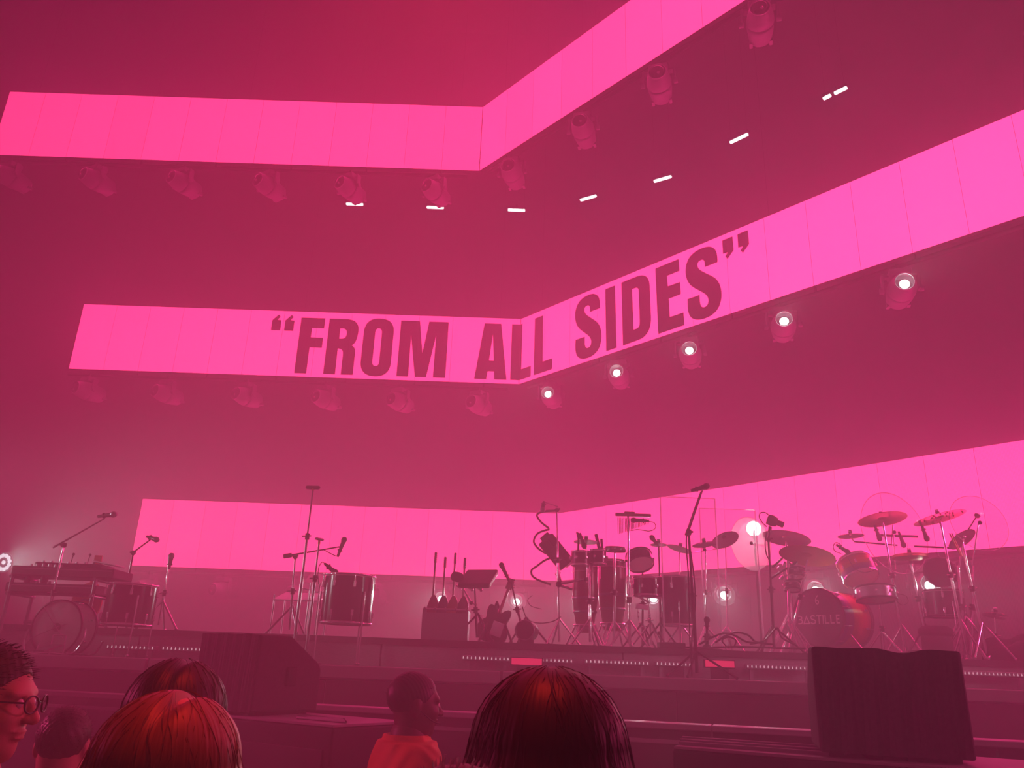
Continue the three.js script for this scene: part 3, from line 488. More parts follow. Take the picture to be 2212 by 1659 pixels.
// ================================================================ percussion rig
{
  const z = -7.55;
  const tall = at(1203, 1102, z), tf = riserAt(1208, 1400, z);
  stand('boom_stand', 'tall chrome stand with a short bent boom left of the congas', tf, tall, { category: 'boom stand', boom: [at(1206, 1094, z), at(1176, 1084, z)], turn: 0.2, split: 0.62 });
  mic('small pencil microphone hanging from the bent boom left of the congas', at(1173, 1096, z), V(-0.15, -1, 0), 0.06);
  // tilted pad box with cables looping at its left
  const pz = z - 0.15, c4 = [at(1164, 1178, pz), at(1189, 1149, pz), at(1238, 1205, pz), at(1213, 1238, pz)], mid = c4.reduce((a, b) => a.add(b.clone().multiplyScalar(0.25)), V(0, 0, 0));
  const ux = c4[2].clone().sub(c4[1]), uy = c4[1].clone().sub(c4[0]), ang = Math.atan2(ux.y, ux.x);
  const pad = thing('percussion_pad', 'large tilted black electronic percussion pad left of the congas', 'percussion pad', V(mid.x, mid.y, pz));
  const turnz = (g) => g.rotateZ(ang).rotateY(0.25).translate(mid.x, mid.y, pz);
  part(pad, 'case', turnz(rbox(ux.length(), uy.length(), 0.07, 0.02)), M.black);
  for (let i = 0; i < 3; i++) for (let j = 0; j < 2; j++) part(pad, 'strike_pad', turnz(rbox(ux.length() * 0.27, uy.length() * 0.4, 0.012, 0.005, (i - 1) * ux.length() * 0.31, (j - 0.5) * uy.length() * 0.46, 0.038)), M.rubber);
  part(pad, 'handle', turnz(rbox(0.05, 0.1, 0.03, 0.01, -ux.length() * 0.53, 0.01, 0)), M.black);
  part(pad, 'foot', turnz(rbox(0.03, 0.07, 0.04, 0.008, ux.length() * 0.51, 0.02, 0)), M.white);
  part(pad, 'foot', turnz(rbox(0.03, 0.05, 0.04, 0.008, ux.length() * 0.5, -0.12, 0)), M.white);
  part(pad, 'mount_rod', [bar(V(mid.x, mid.y - 0.1, pz - 0.02), at(1212, 1258, z), 0.01), ball(at(1212, 1258, z), 0.02, 8)], M.darkMetal);
  leadWire('thick cable arching up beside the tilted percussion pad', [at(1199, 1103, pz), at(1175, 1105, pz), at(1160, 1112, pz), at(1168, 1127, pz), at(1186, 1143, pz), at(1176, 1146, pz), at(1160, 1154, pz), at(1153, 1170, pz), at(1163, 1185, pz), at(1180, 1196, pz)], 0.011, 'cables on the stage', 70);
  leadWire('thick cable looping under the tilted percussion pad', [at(1190, 1205, pz), at(1176, 1211, pz), at(1160, 1223, pz), at(1148, 1232, pz), at(1150, 1244, pz), at(1166, 1254, pz), at(1190, 1263, pz)], 0.011, 'cables on the stage', 50);
  // rack rails
  const rail = thing('rack_rail', 'horizontal chrome rack rail in front of the congas', 'rack rail', at(1207, 1262, z + 0.12));
  part(rail, 'upper_tube', bar(at(1206, 1261, z + 0.12), at(1268, 1250, z + 0.12), 0.013, 0.013, 12), M.chrome); part(rail, 'lower_tube', bar(at(1208, 1264, z + 0.1), at(1236, 1273, z + 0.05), 0.013, 0.013, 12), M.chrome);
  part(rail, 'clamp', ball(at(1207, 1262, z + 0.12), 0.028, 10), M.black); part(rail, 'end_clamp', ball(at(1266, 1251, z + 0.12), 0.022, 10), M.black);
  // congas
  const conga = (name, label, px, pyTop, pyBot, r, zz) => {
    const T = at(px, pyTop, zz), B = at(px - 2, pyBot, zz), h = T.y - B.y, t = thing(name, label, 'conga', V(T.x, B.y, zz), 'congas'), x = T.x;
    const L = (g) => g.translate(x, B.y, zz);
    part(t, 'shell', L(lathe([[r * 0.62, 0], [r * 0.7, h * 0.08], [r * 0.98, h * 0.42], [r * 1.04, h * 0.62], [r, h * 0.86], [r * 0.93, h]], 44)), M.conga);
    part(t, 'skin_head', L(lathe([[0, h + 0.012], [r * 0.9, h + 0.01], [r * 0.95, h - 0.015]], 40)), M.head);
    for (const [k, rad] of [[0.98, 0.96], [0.9, 1.01]]) part(t, 'rim', L(torus(r * rad, 0.008, 44, 8).translate(0, h * k, 0)), M.chrome);
    for (const [k, rad] of [[0.06, 0.69], [0.3, 0.91], [0.5, 1.025]]) part(t, 'band', L(lathe([[r * rad + 0.002, -0.012], [r * rad + 0.006, -0.008], [r * rad + 0.006, 0.008], [r * rad + 0.002, 0.012]], 44).translate(0, h * k, 0)), M.steel);
    for (let i = 0; i < 6; i++) { const a = i * Math.PI / 3 + 0.5; part(t, 'lug', L(new THREE.CylinderGeometry(0.006, 0.006, h * 0.24, 8).translate(0, h * 0.84, 0).translate(Math.cos(a) * r * 1.05, 0, Math.sin(a) * r * 1.05)), M.chrome); }
    return [V(x, B.y, zz), h];
  };
  const stool = (label, p, r) => { const t = thing('conga_stand', label, 'stand', V(p.x, Y_RISER, p.z)); part(t, 'ring', torus(r, 0.009, 36, 8).translate(p.x, p.y + 0.06, p.z), M.chrome); for (let i = 0; i < 4; i++) { const a = 0.6 + i * Math.PI / 2; part(t, 'leg', bar(V(p.x + Math.cos(a) * r, p.y + 0.06, p.z + Math.sin(a) * r), V(p.x + Math.cos(a) * (r + 0.1), Y_RISER + 0.012, p.z + Math.sin(a) * (r + 0.1)), 0.009), M.chrome); } };
  const [c1] = conga('conga', 'left tall conga with a vertical white gleam', 1264, 1222, 1366, 0.115, z); stool('low chrome stand under the left conga', c1, 0.1);
  const [c2] = conga('conga', 'right tall conga behind the chrome chime stand', 1322, 1212, 1362, 0.13, z - 0.12); stool('low chrome stand under the right conga', c2, 0.11);
  const cc = { lugs: 6, hoopW: 0.014, group: 'small percussion drums' };
  const small = (label, px, py0, py1, r, zz, o = {}) => { const B = at(px, py1, zz), T = at(px, py0, zz); return drum('small_drum', label, V(B.x, B.y, zz), UPY, r, T.y - B.y, { ...cc, ...o }); };
  small('left small dark drum mounted above the left conga', 1254, 1192, 1221, 0.085, z + 0.2);
  small('right small dark drum mounted above the congas', 1292, 1189, 1219, 0.075, z + 0.2);
  const low = riserAt(1275, 1390, z + 0.25);
  const smallStand = stand('drum_stand', 'chrome stand holding the two small drums above the congas', low, at(1273, 1222, z + 0.22), { category: 'stand', turn: 1.1, legR: 0.17, r: 0.013 });
  // splash cymbal, blocks, tambourine
  cymbal('small white-gleaming splash cymbal above the left small drum', at(1266, 1171, z + 0.15), 0.115, V(0.02, 1, -0.06), M.silver);
  part(smallStand, 'cymbal_rod', [bar(at(1266, 1200, z + 0.15), at(1266, 1168, z + 0.15), 0.005)], M.darkMetal);
  mic('dark microphone bending down over the left small drum', at(1260, 1174, z + 0.28), V(0.35, -1, 0.1), 0.1, { grille: M.darkMetal });
  part(smallStand, 'gooseneck', wire([at(1249, 1190, z + 0.28), at(1249, 1160, z + 0.28), at(1246, 1150, z + 0.28), at(1250, 1154, z + 0.28), at(1256, 1164, z + 0.28)], 0.009, 30, 8), M.black);
  for (const [a, b, w, n] of [[[1287, 1154], [1296, 1192], 0.03, 'taller'], [[1299, 1164], [1301, 1192], 0.024, 'shorter']]) { const A = at(...a, z + 0.1), B = at(...b, z + 0.1); solo('cowbell', `${n} dark block-shaped cowbell right of the splash cymbal`, 'cowbell', place(rbox(w, A.distanceTo(B), w * 0.8, 0.004), mix(A, B, 0.5), A.clone().sub(B)), M.darkMetal, 'cowbells above the congas'); }
  { const p = at(1329, 1187, z + 0.1), t = thing('tambourine', 'flat tambourine on a rod between the congas and the chimes', 'tambourine', p), r = 0.088;
    part(t, 'frame', place(lathe([[r, -0.022], [r + 0.008, -0.022], [r + 0.008, 0.022], [r, 0.022], [r, -0.022]], 40), p, V(0.02, 1, 0.05)), M.shellBlack);
    for (let i = 0; i < 10; i++) { const a = i * Math.PI / 5; part(t, 'jingle', place(new THREE.CylinderGeometry(0.018, 0.018, 0.006, 14).translate(Math.cos(a) * (r + 0.004), 0.004 * (i % 2 ? 1 : -1), Math.sin(a) * (r + 0.004)), p, V(0.02, 1, 0.05)), M.silver); }
    stand('percussion_stand', 'straight chrome stand carrying the tambourine', riserAt(1326, 1392, z + 0.1), at(1328, 1186, z + 0.1), { category: 'stand', r: 0.014, turn: 0.1, legR: 0.17 }); }
  // bar chimes
  { const cz = z + 0.2, A = at(1329, 1111, cz), B = at(1406, 1112, cz), sf = riserAt(1360, 1395, cz), top = at(1357, 1112, cz);
    stand('chime_stand', 'tall chrome stand carrying the bar chimes', sf, top, { category: 'stand', r: 0.015, turn: 0.7, split: 0.35 });
    const t = thing('bar_chimes', 'bar chimes hanging from a short dark wooden beam', 'chimes', mix(A, B, 0.5));
    part(t, 'beam', [rbox(B.x - A.x, 0.028, 0.035, 0.006, (A.x + B.x) / 2, A.y, cz), rbox((B.x - A.x) * 0.3, 0.022, 0.03, 0.006, A.x + (B.x - A.x) * 0.4, A.y + 0.018, cz)], M.shellWood);
    const n = 22; for (let i = 0; i < n; i++) { const x = A.x + 0.025 + (B.x - A.x - 0.05) * i / (n - 1), l = 0.155 - 0.0052 * i, y = A.y - 0.03; part(t, 'chime_bar', new THREE.CylinderGeometry(0.0032, 0.0032, l, 6).translate(x, y - l / 2, cz), M.black); }
    mic('dark microphone lying across the bar chimes', at(1374, 1124, cz + 0.05), V(-1, 0.02, 0), 0.12, { grille: M.darkMetal });
    leadWire('thin lead curling right from the chime microphone', [at(1398, 1126, cz + 0.05), at(1414, 1130, cz), at(1416, 1140, cz), at(1404, 1147, cz), at(1378, 1144, cz), at(1362, 1146, cz)], 0.004); }
  // tom seen from below, timbale, floor tom
  { const p = at(1384, 1219, z - 0.05); drum('rack_tom', 'tom tilted to show its pink-lit underside right of the chime stand', p, V(-0.1, 0.85, -0.5), 0.122, 0.1, { lugs: 6, hoop: M.black, shell: M.shellBlack, lugM: M.darkMetal, group: 'toms' });
    stand('tom_stand', 'dark stand below the tilted percussion tom', riserAt(1388, 1395, z - 0.2), at(1388, 1226, z - 0.2), { m: M.darkMetal, category: 'stand', legR: 0.2, turn: 1.4 }); }
  { const B = at(1399, 1287, z), T = at(1401, 1249, z); drum('timbale', 'shallow dark timbale drum right of the chime stand', V(B.x, B.y, z), UPY, 0.13, T.y - B.y, { lugs: 6, group: 'small percussion drums' });
    const ts = stand('timbale_stand', 'thin chrome stand with a bright side arm under the timbale', riserAt(1408, 1395, z), at(1399, 1290, z), { category: 'stand', legR: 0.2, turn: 1.4, r: 0.009 });
    part(ts, 'arm', bar(at(1378, 1286, z + 0.1), at(1428, 1292, z + 0.1), 0.01), M.chrome); part(ts, 'arm', bar(at(1382, 1291, z + 0.1), at(1404, 1302, z + 0.1), 0.008), M.chrome); }
  { const B = at(1465, 1351, z), T = at(1464, 1247, z); drum('floor_tom', 'dark floor tom behind the clear shield at right of the percussion', V(B.x, B.y, z), UPY, 0.145, T.y - B.y, { base: V(B.x, Y_RISER, z), lugs: 6, group: 'floor toms',
      legs: [0.3, 2.5, 4.6].map((a) => [V(B.x + Math.cos(a) * 0.16, B.y + 0.2, z - Math.sin(a) * 0.16), V(B.x + Math.cos(a) * 0.16, Y_RISER + 0.012, z - Math.sin(a) * 0.16)]) }); }
  // cymbals right of the chimes
  cymbal('tiny bright splash cymbal just right of the tilted tom', at(1423, 1177, z), 0.08, V(0.02, 1, -0.08), M.silver);
  mic('small dark microphone above the tiny splash cymbal', at(1412, 1166, z), V(-0.6, 0.8, 0), 0.07, { grille: M.darkMetal });
  stand('cymbal_stand', 'dark stand under the tiny splash cymbal', riserAt(1428, 1395, z), at(1423, 1180, z), { m: M.darkMetal, category: 'cymbal stand', legR: 0.2, r: 0.01, turn: 0.8 });
  cymbal('thin cymbal tilted right behind the clear shield', at(1468, 1186, z - 0.1), 0.12, V(0.3, 1, -0.05), M.silver);
  stand('cymbal_stand', 'thin chrome stand under the tilted shield cymbal', riserAt(1472, 1395, z - 0.1), at(1468, 1190, z - 0.1), { category: 'cymbal stand', legR: 0.2, r: 0.009, turn: 1.8 });
  cymbal('upper cymbal of the stacked pair left of the round shield', at(1522, 1176, z - 0.2), 0.12, V(-0.25, 1, 0.35), M.steel);
  cymbal('lower cymbal of the stacked pair left of the round shield', at(1522, 1190, z - 0.2), 0.14, V(-0.2, 1, 0.12), M.silver);
  stand('cymbal_stand', 'stand under the stacked pair of cymbals', riserAt(1526, 1395, z - 0.2), at(1524, 1178, z - 0.2), { category: 'cymbal stand', legR: 0.2, r: 0.009, turn: 0.2 });
  { const A = at(1550, 1162, z - 0.3), B = at(1584, 1150, z - 0.3); const p = at(1566, 1166, z - 0.3); cymbal('dark triangular-looking cymbal edge left of the round shield', p, 0.14, V(-0.5, 0.75, 0.55), M.steel);
    stand('cymbal_stand', 'stand of the dark cymbal left of the round shield', riserAt(1572, 1395, z - 0.3), at(1567, 1170, z - 0.3), { category: 'cymbal stand', legR: 0.2, r: 0.009, turn: 1 }); }
  // string of small bells hanging
  { const t = thing('bell_string', 'loop of tiny chrome bells hanging under the timbale', 'bells', at(1388, 1330, z + 0.1)); part(t, 'cord', wire([at(1378, 1306, z + 0.1), at(1379, 1338, z + 0.1), at(1388, 1354, z + 0.1), at(1402, 1350, z + 0.1), at(1404, 1320, z + 0.1), at(1400, 1304, z + 0.1)], 0.002, 30, 5), M.cable);
    [[1379, 1322], [1379, 1332], [1382, 1346], [1388, 1354], [1396, 1353], [1402, 1347], [1403, 1338], [1404, 1328]].forEach((p) => part(t, 'bell', ball(at(...p, z + 0.1), 0.009, 8), M.chrome)); }
  { const p = at(1386, 1311, z + 0.1); solo('folded_paper', 'bright white folded sheet clipped under the timbale', 'paper', rbox(0.11, 0.045, 0.03, 0.004).rotateZ(-0.12).translate(p.x, p.y, p.z), M.white); }
  // front vocal stand
  const vz = -6.45, vt = at(1488, 1152, vz), vf = floorAt(1506, 1458, vz);
  stand('boom_stand', 'tall black boom stand alone at the stage front, centre right', vf, vt, { category: 'boom stand', m: M.black, r: 0.014, boom: [at(1484, 1157, vz), at(1517, 1060, vz)], weight: 1, turn: 0.5, legR: 0.3, legH: 0.2 });
  mic('round-headed microphone at the top of the front black boom stand', at(1520, 1052, vz), V(1, 0.3, 0.2), 0.11, { grille: M.darkMetal });
  leadWire('cable hanging straight down along the front black boom stand', [at(1514, 1062, vz + 0.02), at(1490, 1130, vz + 0.04), at(1483, 1160, vz + 0.05), at(1488, 1260, vz + 0.05), at(1490, 1380, vz + 0.05), V(at(1490, 1400, vz).x, Y_FLOOR + 0.012, vz + 0.05)], 0.0055, 'cables on the stage', 50);
  leadWire('second cable running down from the front black boom stand', [at(1487, 1165, vz + 0.03), at(1496, 1220, vz + 0.04), at(1502, 1300, vz + 0.04), at(1494, 1390, vz + 0.04), V(at(1486, 1400, vz).x, Y_FLOOR + 0.012, vz + 0.1)], 0.0055, 'cables on the stage', 50);
  // small standing microphone between the panels
  { const f = riserAt(1527, 1395, -7.1), h = at(1527, 1352, -7.1); stand('microphone_stand', 'short stand with a single thick pole near the front black boom', f, h, { m: M.black, category: 'microphone stand', round: 1, r: 0.014 }); mic('microphone on the short pole near the front black boom', at(1527, 1345, -7.1), V(0.05, 1, 0), 0.05, { grille: M.darkMetal }); }
}
// ================================================================ clear shields
{
  const shield = (label, pxs, py0, zz, turn) => {
    const a = at(pxs[0], 1250, zz), b = at(pxs[1], 1250, zz), w = b.x - a.x, top = at((pxs[0] + pxs[1]) / 2, py0, zz), h = top.y - Y_RISER, t = thing('clear_shield', label, 'clear shield', V((a.x + b.x) / 2, Y_RISER, zz), 'clear drum shield panels'); t.rotation.y = turn;
    local(t, 'pane', new THREE.PlaneGeometry(w, h - 0.02).translate(0, h / 2, 0), M.acrylic);
    for (const s of [-1, 1]) local(t, 'edge_strip', rbox(0.012, h - 0.02, 0.012, 0.003, s * w / 2, h / 2, 0), M.acrylicTrim);
    local(t, 'top_edge', box(w, 0.006, 0.008, 0, h - 0.01, 0), M.acrylicTrim);
    for (const s of [-1, 1]) local(t, 'foot', rbox(0.08, 0.02, 0.2, 0.005, s * (w / 2 - 0.06), 0.011, 0), M.acrylicTrim);
  };
  M.acrylicTrim = new THREE.MeshPhysicalMaterial({ color: 0xf2f2f6, roughness: 0.2, transmission: 0.55, thickness: 0 });
  shield('left tall clear shield panel in front of the percussion toms', [1431, 1553], 1073, -7.3, 0.02);
  shield('right tall clear shield panel beside the round shield', [1518, 1640], 1098, -7.75, -0.04);
  // round shields on rods
  const disc = (label, c, rx, ry, n, rod, spinR, m) => {
    const t = thing('round_shield', label, 'round shield', c, 'round clear shields'), q = new THREE.Quaternion().setFromUnitVectors(V(0, 0, 1), n.clone().normalize());
    const prof = []; for (let i = 0; i <= 10; i++) { const k = i / 10; prof.push([k, 0.10 * (1 - k * k)]); }
    const G = (g) => g.rotateX(Math.PI / 2).scale(rx, ry, rx).rotateZ(spinR).applyQuaternion(q).translate(c.x, c.y, c.z);
    part(t, 'pane', G(lathe(prof, 48)), m ?? M.acrylic); part(t, 'rim', G(torus(1, 0.012, 56, 6)), M.acrylicTrim);
    part(t, 'hub', ball(c.clone().add(V(0, 0, 0.02)), 0.018, 10), M.darkMetal); part(t, 'rod', bar(c, rod, 0.006), M.chrome);
  };
  const gloss = new THREE.MeshPhysicalMaterial({ color: 0xffffff, roughness: 0.5, transmission: 0.62, thickness: 0, clearcoat: 1, clearcoatRoughness: 0.08 });
  { const p = at(1628, 1142, -8.3), lamp = thing('flood_light', 'added white lamp behind the round shield, making its bright spot', 'stage light', V(p.x, Y_RISER, p.z)); part(lamp, 'pole', bar(V(p.x, Y_RISER + 0.01, p.z), p, 0.012), M.black); part(lamp, 'foot', lathe([[0, 0], [0.14, 0], [0.13, 0.015], [0.02, 0.03]], 24).translate(p.x, Y_RISER, p.z), M.black);  // lamp put in to give the round shield its hot spot
    part(lamp, 'housing', place(lathe([[0, -0.1], [0.07, -0.09], [0.085, 0], [0.08, 0.012]], 24), p, V(-0.1, -0.1, 1)), M.housing); part(lamp, 'lens', place(lathe([[0, 0.012], [0.05, 0.008], [0.075, 0]], 24), p, V(-0.1, -0.1, 1)), M.lampWhite);
    spot(C(0.9, 0.95, 1), 3, p.clone().add(V(0, 0, 0.06)), at(1618, 1165, -7.9), 0.62, 0.8, 3); }
  const d1 = at(1622, 1174, -7.9); disc('round clear shield with a bright white spot from the added lamp', d1, 0.19, 0.27, V(-0.15, 0.12, 1), at(1660, 1176, -7.9), 0.1, gloss);
  const d2 = at(1930, 1150, -7.6); disc('round clear shield around the middle crash cymbal', d2, 0.27, 0.4, V(-0.5, 0.05, 1), at(1935, 1230, -7.6), 0.25);
  const d3 = at(2114, 1130, -6.75); disc('round clear shield behind the far-right tilted cymbal', d3, 0.2, 0.25, V(-0.4, 0.05, 1), at(2100, 1220, -6.75), 0.5);
}

// ================================================================ drum kit
{
  const KIT = 'drum kit';
  // bass drum with the printed front head
  const cv = document.createElement('canvas'); cv.width = cv.height = 1024; const g = cv.getContext('2d');
  g.fillStyle = '#1a1014'; g.fillRect(0, 0, 1024, 1024);
  g.strokeStyle = '#e9e4e6'; g.fillStyle = '#e9e4e6'; g.lineWidth = 24; g.lineJoin = 'miter'; g.lineCap = 'butt';
  const line = (p, close) => { g.beginPath(); p.forEach(([x, y], i) => i ? g.lineTo(x, y) : g.moveTo(x, y)); if (close) g.closePath(); g.stroke(); };
  const y0 = 478, y1 = 640;                                              // B A S T I L L E
  g.beginPath(); g.moveTo(82, y0 + 12); g.lineTo(120, y0 + 12); g.bezierCurveTo(182, y0 + 12, 182, y0 + 76, 120, y0 + 76); g.lineTo(100, y0 + 76); g.moveTo(120, y0 + 76); g.bezierCurveTo(196, y0 + 78, 196, y1 - 12, 120, y1 - 12); g.lineTo(82, y1 - 12); g.stroke();
  line([[206, y1 - 12], [268, y0 + 22], [330, y1 - 12]], true);
  g.beginPath(); g.moveTo(452, y0 + 26); g.bezierCurveTo(420, y0 - 6, 356, y0 + 8, 366, y0 + 50); g.bezierCurveTo(376, y0 + 92, 456, y0 + 70, 456, y0 + 118); g.bezierCurveTo(452, y1 + 2, 384, y1 - 2, 356, y1 - 30); g.stroke();
  line([[480, y0 + 12], [588, y0 + 12]]); line([[534, y0 + 12], [534, y1]]); line([[622, y0], [622, y1]]);
  line([[668, y0], [668, y1 - 12], [746, y1 - 12]]); line([[782, y0], [782, y1 - 12], [858, y1 - 12]]);
  line([[966, y0 + 12], [900, y0 + 12], [900, y1 - 12], [966, y1 - 12]]); line([[900, y0 + 80], [954, y0 + 80]]);
  g.lineWidth = 20; g.beginPath(); g.moveTo(540, 128); g.bezierCurveTo(496, 150, 488, 200, 492, 232); g.stroke(); g.beginPath(); g.ellipse(524, 236, 30, 36, 0, 0, 7); g.stroke();   // the 6
  g.beginPath(); g.moveTo(512, 126); g.lineTo(548, 106); g.lineTo(548, 132); g.fill();
  const print = new THREE.CanvasTexture(cv); print.colorSpace = THREE.SRGBColorSpace; print.magFilter = THREE.LinearFilter;
  const c = at(1768, 1333, -7.9), ax = V(0.8, -0.02, -0.6).normalize(), r = 0.262, depth = 0.5;
  const t = drum('bass_drum', 'bass drum with BASTILLE and a 6 on its dark front head, rainbow shell', c, ax, r, depth, { base: V(c.x, Y_RISER, c.z), shell: shellRainbow, front: M.black, rear: M.headClear, hoop: std({ color: 0x3a1420, roughness: 0.25 }), hoopW: 0.04, lugs: 10, category: 'bass drum' });
  const head = new THREE.CircleGeometry(r * 0.985, 56);                  // the printed front skin, facing out of the drum
  const m4 = new THREE.Matrix4(), zx = ax.clone().negate(), xx = V(0, 1, 0).cross(zx).normalize(), yy = zx.clone().cross(xx); m4.makeBasis(xx, yy, zx); head.applyMatrix4(m4); const hc = c.clone().addScaledVector(ax, -0.012); head.translate(hc.x, hc.y, hc.z);
  part(t, 'printed_head', head, std({ map: print, roughness: 0.35 }), 'dark front head printed with white lettering');
  for (const s of [-1, 1]) { const p = c.clone().addScaledVector(ax, 0.16).addScaledVector(xx, s * r * 0.8).add(V(0, -r * 0.55, 0)); part(t, 'spur', [bar(p, V(p.x + xx.x * s * 0.12, Y_RISER + 0.012, p.z + xx.z * s * 0.12 + 0.1), 0.009), ball(V(p.x + xx.x * s * 0.12, Y_RISER + 0.012, p.z + xx.z * s * 0.12 + 0.1), 0.016, 8)], M.chrome); }
  part(t, 'cradle', [box(0.3, Math.max(0.02, c.y - r - 0.02 - Y_RISER), 0.3, c.x + ax.x * 0.23, Y_RISER + Math.max(0.02, c.y - r - 0.02 - Y_RISER) / 2, c.z + ax.z * 0.23)], M.black);
  { const p = at(1767, 1262, -7.95); part(t, 'carry_hoop', wire([at(1754, 1268, -7.95), at(1758, 1260, -7.95), p, at(1777, 1262, -7.95), at(1781, 1270, -7.95)], 0.006, 20, 6), M.acrylicEdge); }
  // rainbow rack tom, seen from below
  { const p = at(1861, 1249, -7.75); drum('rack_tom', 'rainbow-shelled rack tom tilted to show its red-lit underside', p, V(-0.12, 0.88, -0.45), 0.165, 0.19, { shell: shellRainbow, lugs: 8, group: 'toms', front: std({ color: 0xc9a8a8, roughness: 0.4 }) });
    mic('microphone clipped on the rim of the rainbow rack tom', at(1826, 1189, -7.7), V(0.8, -0.5, 0), 0.1, { grille: M.darkMetal });
    leadWire('thin lead curling left of the rainbow rack tom', [at(1818, 1178, -7.7), at(1806, 1172, -7.7), at(1800, 1180, -7.7), at(1803, 1190, -7.7), at(1817, 1196, -7.7)], 0.004);
    leadWire('thin lead drooping across the front of the rainbow rack tom', [at(1832, 1205, -7.55), at(1845, 1226, -7.52), at(1862, 1236, -7.5), at(1882, 1234, -7.52), at(1895, 1226, -7.6)], 0.0035); }
  // snare seen from below
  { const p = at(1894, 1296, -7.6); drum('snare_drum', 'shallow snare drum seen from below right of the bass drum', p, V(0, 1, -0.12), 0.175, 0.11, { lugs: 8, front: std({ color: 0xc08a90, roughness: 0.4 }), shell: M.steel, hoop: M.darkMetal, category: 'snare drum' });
    stand('snare_stand', 'low chrome basket stand under the snare drum', riserAt(1908, 1400, -7.6), at(1900, 1306, -7.6), { category: 'stand', legR: 0.2, r: 0.013, turn: 0.9, legW: 0.011 });
    leadWire('small cable loop hanging right of the snare drum', [at(1938, 1282, -7.5), at(1958, 1288, -7.5), at(1962, 1300, -7.5), at(1950, 1307, -7.5), at(1939, 1300, -7.5), at(1938, 1290, -7.5)], 0.004); }
  // cymbals with stands; [label, px, py, z, r, normal, material, foot px, lean top px]
  const cy = [
    ['left silver crash cymbal beside the round shield', 1698, 1163, -7.9, 0.235, V(0.2, 1, -0.12), M.silver, 1694],
    ['wide bronze ride cymbal in front of the left crash', 1743, 1201, -7.65, 0.255, V(0.22, 1, -0.19), M.bronze, 1690],
    ['small silver splash cymbal above the rainbow rack tom', 1838, 1158, -7.8, 0.125, V(-0.03, 1, -0.06), M.silver, 0],
    ['big bronze crash cymbal high in the middle of the kit', 1906, 1122, -7.6, 0.225, V(-0.06, 1, -0.17), M.bronze, 1950],
    ['drilled bronze cymbal high at the right of the kit', 2030, 1119, -7.1, 0.225, V(-0.2, 1, -0.13), M.bronze, 2064],
    ['steeply tilted silver cymbal at the far right', 2078, 1165, -6.95, 0.13, V(-0.3, 0.8, -0.5), M.silver, 2090],
  ];
  for (const [label, px, py, z, rad, n, m, fx] of cy) {
    const p = at(px, py, z); cymbal(label, p, rad, n, m);
    if (fx) { const f = riserAt(fx, 1400, z), top = p.clone().add(V(0, -0.035, 0)); stand('cymbal_stand', `chrome stand under the ${label.split(' cymbal')[0]} cymbal`, V(p.x + (fx > 1940 ? 0.06 : fx === 1690 ? -0.24 : 0), Y_RISER, f.z), top, { category: 'cymbal stand', r: 0.014, legR: fx === 1690 ? 0.16 : 0.2, legH: 0.3, turn: fx * 0.37, legW: 0.01, split: 0.6 }); }
  }
  { // holes of the drilled cymbal: red studs round its plate
    const p = at(2030, 1119, -7.1); const t2 = scene.children.find((o) => o.userData.label === 'drilled bronze cymbal high at the right of the kit');
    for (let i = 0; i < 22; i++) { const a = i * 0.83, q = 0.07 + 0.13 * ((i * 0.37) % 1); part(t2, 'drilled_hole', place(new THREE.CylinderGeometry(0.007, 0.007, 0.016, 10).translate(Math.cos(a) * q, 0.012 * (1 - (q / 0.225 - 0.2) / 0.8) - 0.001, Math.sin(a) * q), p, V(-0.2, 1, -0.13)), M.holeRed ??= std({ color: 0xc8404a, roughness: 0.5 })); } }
  // splash arm and cross bars
  const rig = thing('cymbal_rig', 'dark boom arms crossing under the middle crash cymbal', 'cymbal rig', at(1938, 1178, -7.75));
  const rod = (label, a, b, rad, m = M.darkMetal, z = -7.75) => part(rig, 'boom_arm', bar(at(...a, z), at(...b, z), rad), m, label);
  rod('boom arm reaching left to the small splash cymbal', [1938, 1178], [1845, 1170], 0.008); rod('short rod under the small splash cymbal', [1838, 1160], [1845, 1170], 0.006, M.chrome);
  rod('thick dark boom arm under the middle crash cymbal', [1982, 1159], [1893, 1156], 0.013); rod('boom arm running right towards the drilled cymbal stand', [1975, 1180], [2062, 1184], 0.009, M.darkMetal, -7.3);
  rod('chrome rod rising to the back of the middle crash cymbal', [1926, 1180], [1929, 1134], 0.008, M.chrome);
  for (const [i, px, py] of [[0, 1898, 1158], [1, 1950, 1172], [2, 2000, 1158]]) { const z = [-7.7, -7.65, -7.3][i], p = at(px, py, z); mic(`dark overhead microphone ${['under the left edge of the middle crash cymbal', 'between the middle crash and the hi-hat', 'hanging under the drilled cymbal'][i]}`, p, V(0.2, -1, 0.1), 0.11, { grille: M.darkMetal }); }
  // hi-hat
  { const p = at(1966, 1203, -7.35), f = V(p.x + 0.06, Y_RISER, p.z);
    cymbal('upper hi-hat cymbal left of the drilled cymbal stand', p.clone().add(V(0, 0.012, 0)), 0.155, V(0, 1, -0.04), M.bronze); cymbal('lower hi-hat cymbal left of the drilled cymbal stand', p.clone().add(V(0, -0.012, 0)), 0.155, V(0, -1, 0.04), M.bronze);
    const hs = stand('hi_hat_stand', 'chrome stand under the hi-hat pair', f, p.clone().add(V(0, -0.06, 0)), { category: 'stand', r: 0.015, legR: 0.26, legH: 0.3, turn: 2.2, split: 0.62 });
    part(hs, 'pull_rod', bar(p.clone().add(V(0, -0.06, 0)), p.clone().add(V(-0.01, 0.13, 0)), 0.004), M.chrome); }
